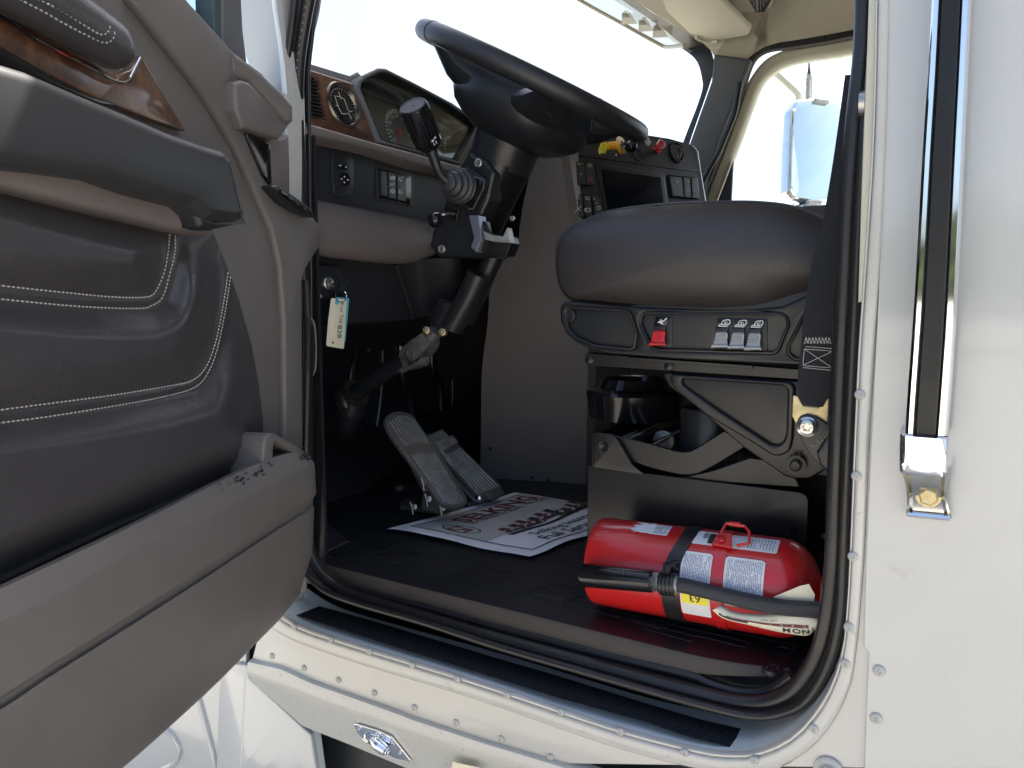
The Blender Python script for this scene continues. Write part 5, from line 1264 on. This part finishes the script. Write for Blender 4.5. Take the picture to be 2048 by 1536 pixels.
k = MB(); p = YP(YS + .02)(1240, 882); k.tube([p, p + Vector((0, .34, .0))], .006, 14); p = YP(YS + .02)(1292, 897); k.tube([p, p + Vector((0, .34, .0))], .005, 14); k.build('cross_rod', m_chrome2, se)
k = MB(); p = YP(YS + .16)(1330, 880); k.lathe(p, (0, -1, 0), [(0, .02), (.012, .02), (.013, .013), (.013, 0)], 20); k.lathe(p, (0, -1, 0), [(.01, .012), (.022, .012), (.023, 0)], 6); k.build('rod_nut', m_steel, se)
# air spring and column
k = MB(); p = YP(YS + .20)(1268, 778)
k.lathe(p, (0, 0, 1), [(-.075, .0), (-.075, .045), (-.062, .05), (-.055, .088), (-.016, .094), (-.006, .096), (0, .092), (.004, .070), (.018, .062), (.022, .060), (.020, .054), (.012, .05), (.012, 0)], 40); k.build('air_spring', m_gloss, se)
k = MB(); p = YP(YS + .10)(1420, 860); k.lathe(p - Vector((0, 0, .09)), (0, 0, 1), [(0, .052), (.12, .052), (.13, .048), (.135, .03), (.135, 0)], 32); k.build('shock_sleeve', m_black, se)
# base box
k = MB(); A0 = ys(1173, 934); A1 = ys(1616, 998); zt_ = A0.z
plate('base_panel', rnd([Vector((A0.x, .268, ZF)), Vector((A0.x, .268, zt_)), Vector((A1.x, .268, zt_)), Vector((A1.x, .268, ZF))], [0, .001, .016, 0]), m_metalblk, se, thick=.004, bev=.001, toward=(0, -1, 0))
k.aabb((A0.x + .003, .30, ZF), (A0.x + .007, .74, zt_ + .004)); k.aabb((A0.x + .003, .272, ZF), (A0.x + .007, .30, zt_ - .002)); k.aabb((A0.x + .01, .45, ZF), (.0, .74, zt_ - .01)); k.build('base_box', m_black, se)
k = MB(); k.lathe(YP(.266)(1588, 1062), (0, -1, 0), [(0, .0), (.0, .006), (.0005, .006), (.0005, 0)], 16); k.build('panel_hole', m_gloss, se)
k = MB(); k.lathe(YP(.42)(1646, 1073), (0, -1, 0), [(0, .006), (.002, .005), (.003, 0)], 14); k.build('floor_stud', m_steel, cab)

# ================================================================== SEAT BELT
sb = thing('seat_belt', YP(.13)(1630, 900), 'black webbing seat belt with white box stitching hanging beside the seat', 'seat belt')
yb_ = YP(.13)
L_ = resamp(cr([YP(.125)(u, v) for u, v in px('1690,150 1675,260 1660,360 1645,443 1630,499 1611,599 1602,692 1596,749 1599,796 1605,808')], 5), 60)
R_ = resamp(cr([YP(.125)(u, v) for u, v in px('1760,150 1745,260 1730,360 1716,443 1702,499 1684,599 1674,692 1667,749 1660,785 1646,814')], 5), 60)
k = MB(); k.loft([[a, a.lerp(b2, .25) + Vector((0, -.002, 0)), a.lerp(b2, .5) + Vector((0, -.0026, 0)), a.lerp(b2, .75) + Vector((0, -.002, 0)), b2, b2 + Vector((0, .0022, 0)), a.lerp(b2, .5) + Vector((0, -.0004, 0)), a + Vector((0, .0022, 0))] for a, b2 in zip(L_, R_)]); wb = k.build('webbing', m_belt, sb, angle=50)
yst = YP(.1215)
def stp(u, v): return yst(u, v)
zz = [stp(1609 + 3.3 * i, 674 if i % 2 else 688) for i in range(17)]
stitches('webbing_stitch', zz, m_thread, wb, .0034, .0034, .0006)
for s in ('1611,693 1664,697', '1609,698 1666,702 1665,736 1605,731 1609,698', '1609,698 1665,736', '1666,702 1605,731', '1606,735 1665,741'):
    stitches('webbing_stitch', resamp([stp(u, v) for u, v in px(s)], 20), m_thread, wb, .0032, .0030, .0006)
plate('anchor_plate', rnd(P('1586,790 1596,793 1606,812 1640,815 1648,796 1658,797 1655,845 1640,862 1600,862 1584,832', YP(.135)), .002), m_zinc, sb, thick=.003, bev=.0008, toward=(0, -1, 0))
plate('anchor_arm', rnd(P('1592,846 1600,832 1614,828 1634,834 1662,852 1690,880 1690,960 1650,940 1622,912 1602,880', YP(.128)), .004), m_metalblk, sb, thick=.006, bev=.0015, toward=(0, -1, 0))
k = MB(); p = YP(.127)(1615, 853); k.lathe(p, (0, -1, 0), [(0, .0135), (.003, .0135), (.004, .011), (.008, .010), (.009, .008), (.009, .0052), (.005, .0048), (.005, 0)], 28); k.build('anchor_bolt', m_chrome2, sb)
k = MB()
for i in range(6): t = i * math.pi / 3; k.lathe(p + Vector((math.cos(t) * .0052, -.0088, math.sin(t) * .0052)), (0, -1, 0), [(0, .0016), (.0006, .0016), (.0007, 0)], 8)
k.build('bolt_lobe', m_zinc, sb)
q0 = YP(.1215)(1643, 878); text('stamped_lettering', 'ICE2100', None, 0, 0, 0, 0, m_cast, sb, o=q0, xd=(YP(.1215)(1663, 862) - q0).normalized(), yd=(YP(.1215)(1636, 870) - q0).normalized(), size=.010)
plate('buckle_boot', rnd(P('1632,905 1655,868 1690,862 1700,940 1668,955 1640,930', YP(.122)), .006), m_rubber, sb, thick=.02, bev=.004, toward=(0, -1, 0))

# ================================================================== FIRE EXTINGUISHER
EX = thing('fire_extinguisher', (-.31, .172, ZT), 'scuffed red fire extinguisher with hose and paper labels lying on its side on the floor', 'fire extinguisher')
EK = 1.07; ea = Vector((-.451, .170, 1.2745)); eb = Vector((-.150, .170, 1.2875)); eax = (eb - ea).normalized()
ER = .0705
ez = Vector((0, 0, 1)); ez = (ez - eax * ez.dot(eax)).normalized(); ey_ = -ez.cross(eax).normalized()
if ey_.y > 0: ey_ = -ey_
def ec(s, a, r=ER):      # s = distance from the base, a = angle: 0 facing the doorway, 90 = up
    t = math.radians(a); return ea + eax * s * EK + (ey_ * math.cos(t) + ez * math.sin(t)) * r
def esurf(s):      # radius at s
    if s < .006: return ER - .003
    if s < .262: return ER
    t = (s - .262) / .056; return ER * math.sqrt(max(0.05, 1 - min(t, .98) ** 2.2))
k = MB(); k.lathe(ea, eax, [(.012, 0), (.010, .030), (.004, .055), (.0, .064), (.002, .0685), (.010, ER), (.05, ER)] + [(s * EK, esurf(s)) for s in (.12, .2, .255, .265, .275, .285, .293, .300, .306, .311, .315)] + [(.318 * EK, .020), (.335 * EK, .019)], 64); body = k.build('cylinder', m_red, EX, angle=40)
def band(name, s0, s1, a0, a1, m, o, par=EX, na=40, sfun=None):
    k = MB(); rg = []
    for i in range(na + 1):
        a = a0 + (a1 - a0) * i / na
        x0, x1 = (s0, s1) if sfun is None else sfun(a, s0, s1)
        rg.append([ec(x0, a, ER + .0002), ec(x0, a, ER + o), ec((x0 + x1) / 2, a, ER + o * 1.02), ec(x1, a, ER + o), ec(x1, a, ER + .0002)])
    k.loft(rg, closed=False, loop=False); return k.build(name, m, par, angle=50)
def lab(name, s0, s1, a0, a1, m, o=.0004, jag=0, r=.004, par=EX):
    k = MB(); pts = [(s0, a0), (s1, a0), (s1, a1), (s0, a1)]
    n, ms = 24, 14; rg = []
    for i in range(n + 1):
        a = a0 + (a1 - a0) * i / n; da_ = min(abs(a - a0), abs(a1 - a)) * math.pi / 180 * ER
        c = 0 if da_ > r else r - math.sqrt(max(0, r * r - (r - da_) ** 2))
        j = jag * random.random() if jag else 0
        rg.append([ec(s0 + c + j + (s1 - s0 - 2 * c - j) * q / ms, a, ER + o + (random.random() * jag * .12 if jag and q < ms * .45 else 0)) for q in range(ms + 1)])
    k.loft(rg, closed=False); return k.build(name, m, par, angle=80)
rn = random.Random(5)
def fine(name, s0, s1, a0, a1, n, m, par, o=.0007, w=.0007):
    k = MB()
    for i in range(n):
        s = s0 + (s1 - s0) * (i + .5) / n; a = a0
        while a < a1:
            l = rn.uniform(1.5, 9); e = min(a + l, a1)
            q = max(2, int((e - a) / 3) + 1); pts = [a + (e - a) * t / q for t in range(q + 1)]
            k.loft([[ec(s - w / 2, t, ER + o), ec(s + w / 2, t, ER + o)] for t in pts], closed=False)
            a = e + rn.uniform(.6, 1.6)
            if rn.random() < .06: a += rn.uniform(2, 14)
    return k.build(name, m, par, smooth=False)
band('rubber_strap', .122, .1445, -100, 250, m_rubber, .0022, sfun=lambda a, s0, s1: (s0 + .016 * sstep(10, 75, a) - .002, s1 + .012 * sstep(20, 80, a)))
band('metal_strap', .187, .203, -100, 250, m_red, .0018)
band('body_seam', .1425, .1440, -100, 250, m_red, .0010)
# peeled label near the base
l0 = lab('torn_label', .060, .116, 66, 91, m_label, .0004, jag=.014, r=.002); fine('label_print', .094, .114, 68, 87, 8, m_ink, l0)
l1 = lab('upper_label', .152, .266, 59, 86, m_label, .0004, r=.003); fine('label_print', .226, .262, 62, 82, 9, m_ink, l1)
k = MB()
for i in range(9): 
    s = .166 + i * .0016; k.loft([[ec(s, a, ER + .0008), ec(s + .0006 + .0005 * (i % 2), a, ER + .0008)] for a in (70, 74, 78, 82)], closed=False)
k.loft([[ec(.174, a, ER + .0008), ec(.184, a, ER + .0008)] for a in (62, 66, 70, 74, 78, 82)], closed=False); k.build('label_barcode', m_ink, l1, smooth=False)
l2 = lab('left_label', .1455, .1865, -2, 47, m_label, .0012); fine('label_print', .148, .185, 1, 44, 17, m_inkblue, l2, .0016)
l3 = lab('right_label', .2035, .2545, -9, 47, m_label, .0012); fine('label_print', .2065, .252, -6, 44, 21, m_inkblue, l3, .0016)
l4 = lab('lower_label', .146, .186, -33, 1, m_label, .0006, r=.002); lab('yellow_panel', .148, .184, -15, 0, m_yel, .0011, r=.001, par=l4)
text('label_number', '63', None, 0, 0, 0, 0, m_ink, l4, mapf=lambda x, y: ec(.166 - x * .016, -7 - math.degrees(y * .016 / ER) * 1, ER + .0015), bold=.01)
# bail latch on the strap
k = MB()
def lt3(s, a, h): return ec(s - .008, a, ER + h)
k.tube([lt3(.196, 66, .004), lt3(.200, 74, .012), lt3(.204, 82, .020), lt3(.228, 82, .019), lt3(.236, 76, .016), lt3(.238, 66, .006), lt3(.222, 62, .003)], .0024, 8)
k.lathe(lt3(.208, 82, .020), eax, [(0, .0038), (.016, .0038)], 12); k.build('latch_bail', m_red, EX)
k = MB(); k.add([lt3(.190, 57, .003), lt3(.196, 72, .008), lt3(.214, 72, .010), lt3(.218, 55, .004), lt3(.190, 57, .008), lt3(.196, 72, .012), lt3(.214, 72, .014), lt3(.218, 55, .009)], [(0, 1, 2, 3), (4, 5, 6, 7), (0, 1, 5, 4), (1, 2, 6, 5), (2, 3, 7, 6), (3, 0, 4, 7)])
k.lathe(lt3(.203, 63, .010), lt3(.203, 63, .02) - lt3(.203, 63, .01), [(0, .006), (.004, .006), (.0045, 0)], 12); k.build('latch_base', m_red, EX, bevel=.001)
# hose and nozzle
YN = .085; yn = YP(YN)
k = MB(); a, c = yn(1166, 1150), yn(1304, 1163); ax = (c - a).normalized(); Ln = (c - a).length
k.lathe(a, ax, [(.004, .0), (.002, .012), (0, .0168), (.002, .0180), (Ln * .5, .0172), (Ln, .0160), (Ln + .001, .010)], 28); k.build('nozzle', m_gloss, EX)
k = MB(); k.tube([yn(1247, 1136, .012), yn(1247, 1176, .012)], .001, 5); k.build('nozzle_seam', m_black, EX)
k = MB(); k.lathe(c, ax, [(0, .0135), (.002, .0145), (.016, .0145), (.018, .012), (.024, .012)], 8); k.build('hose_ferrule', m_chrome2, EX)
k = MB(); p = yn(1321, 1166); k.lathe(p, ax, [(0, .016), (.003, .0175), (.005, .0162), (.008, .0178), (.011, .0162), (.014, .0178), (.017, .0162), (.020, .0175), (.023, .016)], 28); k.build('hose_clip', m_black, EX)
hp_ = cr([yn(1340, 1168), yn(1366, 1171), yn(1400, 1179), yn(1450, 1191), yn(1500, 1203), YP(.085)(1560, 1214), YP(.085)(1620, 1219), YP(.085)(1690, 1222)], 6)
k = MB(); k.tube(hp_, .0108, 20); k.build('hose', m_hose, EX)
k = MB(); k.tube(hp_[:5], .0118, 20); k.build('hose_crimp', m_alu, EX)
k = MB()
for a in (-14, -2, 10, 20):
    k.tube(cr([ec(.130 + .012 * (a > 0), a + 12, ER + .004), yn(1335 + a * .3, 1128), yn(1330 + a * .2, 1145, .014)], 4), .0028, 6)
k.build('strap_buckle', m_rubber, EX)
# neck, valve head, collar tag
k = MB(); k.lathe(ea, eax, [(.337, .022), (.347, .024), (.351, .030), (.367, .030), (.369, .022), (.39, .020)], 30); k.build('valve_head', m_red, EX)
k = MB(); cN = ea + eax * .322
def cl(a, r, s): t = math.radians(a); return ea + eax * s * EK + (ey_ * math.cos(t) + ez * math.sin(t)) * r
ro = .0855; ce = ea + eax * .30
m_ = m_tag
k.loft([[cl(a, .046, .334), cl(a, .052, .330 + .002 * math.sin(a * .1)), cl(a, .058, .325)] for a in range(0, 150, 6)], closed=False)
col_t = k.build('collar_tag', m_tag, EX); s_ = col_t.modifiers.new('s', 'SOLIDIFY'); s_.thickness = .0006
plate('card_tag', P('1546,1194 1600,1172 1618,1168 1630,1190 1626,1212 1590,1216', YP(.092)), m_tag, EX, thick=.0008, bev=.0002)
# round service tag lying against the sill
k = MB(); tg_ = YP(.084)
up_ = resamp(cr([tg_(u, v) for u, v in px('1441,1210 1470,1224 1520,1229 1560,1226 1600,1222 1640,1236')], 5), 40); lo_ = resamp(cr([YP(.078)(u, v) for u, v in px('1424,1220 1450,1238 1500,1250 1550,1262 1590,1269 1618,1270 1638,1250')], 5), 40)
k.loft([[a.lerp(b2, t) + Vector((0, -.004 * math.sin(math.pi * t), 0)) for t in (0, .25, .5, .75, 1)] for a, b2 in zip(up_, lo_)], closed=False); st_ = k.build('service_tag', m_tag, EX)
s_ = st_.modifiers.new('s', 'SOLIDIFY'); s_.thickness = .0006; s_.offset = 1
def tagpt(s, t, o=.0012):
    i = min(38.999, max(0, s * 39)); j = int(i); f = i - j
    a = up_[j].lerp(up_[j + 1], f); b2 = lo_[j].lerp(lo_[j + 1], f); return a.lerp(b2, t) + Vector((0, -.004 * math.sin(math.pi * t) - o, o * .3))
k = MB(); k.loft([[tagpt(.12 + .76 * i / 30, .52), tagpt(.12 + .76 * i / 30, .66)] for i in range(31)], closed=False); k.build('tag_band', m_inkred, st_, smooth=False)
for ch, s, r_ in (('J', .92, 0), ('N', .845, 0), ('O', .765, 0), ('M', .68, 0)):
    text('tag_lettering', ch, None, 0, 0, 0, 0, m_ink, st_, bold=.025, mapf=lambda x, y, s=s: tagpt(s + x * .095, .84 - y * .30, .0016))
for ch, s in (('U', .84), ('P', .74), ('P', .64), ('L', .54)):
    text('tag_small_lettering', ch, None, 0, 0, 0, 0, m_print, st_, mapf=lambda x, y, s=s: tagpt(s + x * .035, .59 - y * .12, .0018))
text('tag_date', 'APR 2021', None, 0, 0, 0, 0, m_ink, st_, mapf=lambda x, y: tagpt(.52 + x * .04, .36 - y * .13, .0016))
k = MB()
for t in (.08, .16): k.loft([[tagpt(.05 + i * .045, .6 + t * (i % 2)), tagpt(.05 + i * .045 + .02, .6 + .1 + t)] for i in range(7)], closed=False)
k.build('tag_print', m_ink, st_, smooth=False)

# ================================================================== IGNITION KEY AND TAG
ky = thing('ignition_key', KS(654, 566, .03), 'pair of black-headed keys on a split ring in the ignition lock', 'key')
K5 = XP(-1.01)
plate('key_head', rnd(P('664,568 676,561 684,567 683,578 672,585 665,579', XP(-1.015)), .002), m_black, ky, thick=.004, bev=.001, toward=(1, -.4, 0))
plate('key_head', rnd(P('683,566 694,560 700,563 692,578 684,585 679,582', XP(-1.008)), .002), m_black, ky, thick=.004, bev=.001, toward=(1, -.4, 0))
k = MB(); k.tube([KS(656, 567, .012), K5(668, 573)], .002, 6); k.build('key_blade', m_steel, ky)
k = MB(); rcx, rcy = 682, 592
k.tube([K5(rcx + 11 * math.cos(t), rcy + 12.5 * math.sin(t), .004 * math.sin(t)) for t in [2 * math.pi * i / 30 for i in range(30)]], .0009, 6, closed=True); k.build('split_ring', m_chrome, ky)
kt = thing('key_tag', K5(674, 645), 'cream plastic key tag numbered 828 hanging from the ignition key ring', 'key tag')
K6 = XP(-1.008)
hole_ = [K6(666 + 2.2 * math.cos(t), 685 + 2.4 * math.sin(t)) for t in [2 * math.pi * i / 12 for i in range(12)]]
card = plate('card', rnd(P('663,596 694,599 691,650 688,698 653,692 657,640', K6), .004), m_tag, kt, thick=.0015, bev=.0004, toward=(1, -.3, 0), holes=[hole_])
plate('blue_backing', rnd(P('672,594 699,596 695,640 691,684 664,680', XP(-1.013)), .003), m_bluetag, kt, thick=.0015, bev=.0004, toward=(1, -.3, 0))
def ktext(nm, s, u, v, sz, m, b=0):
    o_ = K6(u, v, .0006); xd = (K6(u - 1, v + 20, .0006) - o_).normalized(); yd = (K6(u + 20, v + 1.5, .0006) - o_).normalized()
    text(nm, s, None, 0, 0, 0, 0, m, card, o=o_, xd=xd, yd=yd, size=sz, bold=b)
ktext('tag_lettering', 'Key Tag', 683.5, 626, .0125, m_inkgreen); ktext('tag_number', '828', 679, 663, .0175, m_inkgreen, .015)
k = MB(); k.prism(P([(674 + 4 * math.cos(t), 604 + 6 * math.sin(t)) for t in [2 * math.pi * i / 14 for i in range(14)]], K6, .0004), (.0003, 0, 0)); k.build('tag_emblem', m_bluetag, card)

# ================================================================== OUTSIDE GRAB RAIL
gr_ = thing('grab_rail', YP(-.045)(1850, 1030), 'chrome outside grab rail with black ribbed rubber insert and bolted foot', 'grab rail')
G0 = YP(-.048)
Lr = [G0(u, v) for u, v in px('1869,-120 1861,0 1853,150 1843,300 1826,600 1812,800 1808,868')]
Rr_ = [G0(u, v) for u, v in px('1950,-120 1944,0 1937,150 1930,300 1916,600 1902,800 1896,872')]
k = MB(); rg = []
for a, b2 in zip(resamp(cr(Lr, 4), 40), resamp(cr(Rr_, 4), 40)):
    w = b2 - a
    prof = [(0, .022), (0, .006), (.03, .001), (.10, -.002), (.20, -.002), (.25, .001), (.27, .004), (.72, .004), (.74, .001), (.78, -.002), (.90, -.002), (.97, .001), (1.0, .006), (1.0, .022)]
    rg.append([a + w * s + Vector((0, d, 0)) for s, d in prof])
k.loft(rg); k.build('rail', m_chrome, gr_, angle=40)
k = MB(); rg = []
for a, b2 in zip(resamp(cr(Lr, 4), 40), resamp(cr(Rr_, 4), 40)):
    w = b2 - a; n = 15; pr_ = [(.255, .004), (.27, .0005)]
    for i in range(n): s = .30 + .40 * i / n; pr_ += [(s, -.0015), (s + .013, -.0015), (s + .015, .0002), (s + .026, .0002)]
    pr_ += [(.72, .0005), (.735, .004)]
    rg.append([a + w * s + Vector((0, d, 0)) for s, d in pr_])
k.loft(rg); k.build('rubber_insert', m_rubber, gr_, angle=30)
bt = [(1797, 866), (1899, 876), (1893, 955), (1797, 945)]
k = MB(); rg = []
for t, off in ((0, .0), (.03, .003), (.9, .003), (1, 0)):
    a = G0(1799 - 2 * t, 866 + 78 * t, .0); c = G0(1898 - 4 * t, 874 + 79 * t, .0); w = c - a
    rg.append([a + w * s + Vector((0, d - off, 0)) for s, d in ((0, .045), (0, .004), (.05, -.003), (.15, -.006), (.85, -.006), (.95, -.003), (1, .004), (1, .045))])
k.loft(rg); k.build('end_clamp', m_chrome, gr_, angle=40)
G1 = YP(-.006)
k = MB(); rg = []
for t in [i / 10 for i in range(11)]:
    off = .040 * (1 - t) ** 2 + .010
    f = YP(-off); hw = 46 - 6 * math.sin(math.pi * t) ; uc = 1850 + 8 * t; v = 942 + 90 * t
    a, c = f(uc - hw, v - 2), f(uc + hw, v + 5); w = c - a; lip_ = .006 if t < .98 else .0
    rg.append([a + w * s + Vector((0, d, 0)) for s, d in ((0, .006), (0, -lip_), (.06, -lip_ - .001), (.14, 0), (.86, 0), (.94, -lip_ - .001), (1, -lip_), (1, .006))])
k.loft(rg); k.build('mounting_foot', m_chrome2, gr_, angle=50)
k = MB(); k.tube([YP(-.012)(u, v) for u, v in px('1815,1028 1900,1036')], .0035, 8); k.build('foot_lip', m_chrome, gr_)
k = MB(); p = YP(-.016)(1857, 991); k.lathe(p, (0, -1, 0), [(0, .0125), (.002, .0125), (.0025, .010)], 28); k.lathe(p, (0, -1, 0), [(.002, .0098), (.008, .0098), (.010, .008), (.0105, 0)], 6); k.build('foot_bolt', m_zinc, gr_)

# ================================================================== PASSENGER MIRROR, ANTENNA
ym = YP(2.45)
mi = thing('side_mirror', ym(1630, 300), 'tall chrome passenger side mirror outside the far window', 'mirror')
mpl = pl(ym(1640, 300), (1.04, -.85, .18))
mo = rnd([mpl(u, v) for u, v in px('1598,203 1640,199 1676,208 1686,225 1682,300 1674,385 1664,398 1625,400 1592,393 1583,378 1585,300 1590,222')], .03, 6)
plate('housing', [p + (p - ym(1640, 300)) * .06 for p in mo], m_chrome, mi, thick=.07, bev=.02)
plate('mirror_glass', [p + (C0 - p).normalized() * .022 for p in mo], m_mirror, mi, thick=.004, bev=.0005)
plate('housing', rnd([mpl(u, v) for u, v in px('1590,410 1620,402 1680,410 1690,480 1590,480')], .02), m_chrome, mi, thick=.06, bev=.02)
plate('mirror_glass', rnd([mpl(u, v, .01) for u, v in px('1594,414 1620,406 1676,414 1684,476 1594,476')], .02), m_mirror, mi, thick=.004, bev=.0005)
k = MB(); k.tube(cr([YP(2.5)(u, v) for u, v in px('1530,130 1550,145 1580,172 1594,186 1598,205 1592,300 1590,420')], 5), .014, 12); k.build('mirror_arm', m_cream, mi)
k = MB(); k.tube([mpl(1630, 201, .02), mpl(1655, 204, .02)], .010, 8); k.tube([mpl(1615, 405, .02), mpl(1640, 405, .02)], .010, 8); k.build('mirror_clip', m_greyp, mi)
an = thing('radio_antenna', YP(2.6)(1618, 205), 'thin black antenna with coil spring above the far mirror', 'antenna')
k = MB(); k.tube([YP(2.6)(1618, 122), YP(2.6)(1618, 135), YP(2.6)(1618, 154)], [.003, .004, .010], 8); k.build('mast', m_black, an)
k = MB(); q = YP(2.6); a, c = q(1618, 156), q(1617, 200); n = 150
k.tube([a.lerp(c, i / n) + Vector((.0125 * math.cos(i * 2 * math.pi * 12 / n), .0125 * math.sin(i * 2 * math.pi * 12 / n), 0)) for i in range(n + 1)], .0028, 6); k.build('coil_spring', m_alu, an)
k = MB(); k.tube([q(1618, 150), q(1618, 157)], .011, 10); k.tube([q(1617, 199), q(1617, 420)], .008, 10); k.build('mast_base', m_alu, an)
#@@PART4
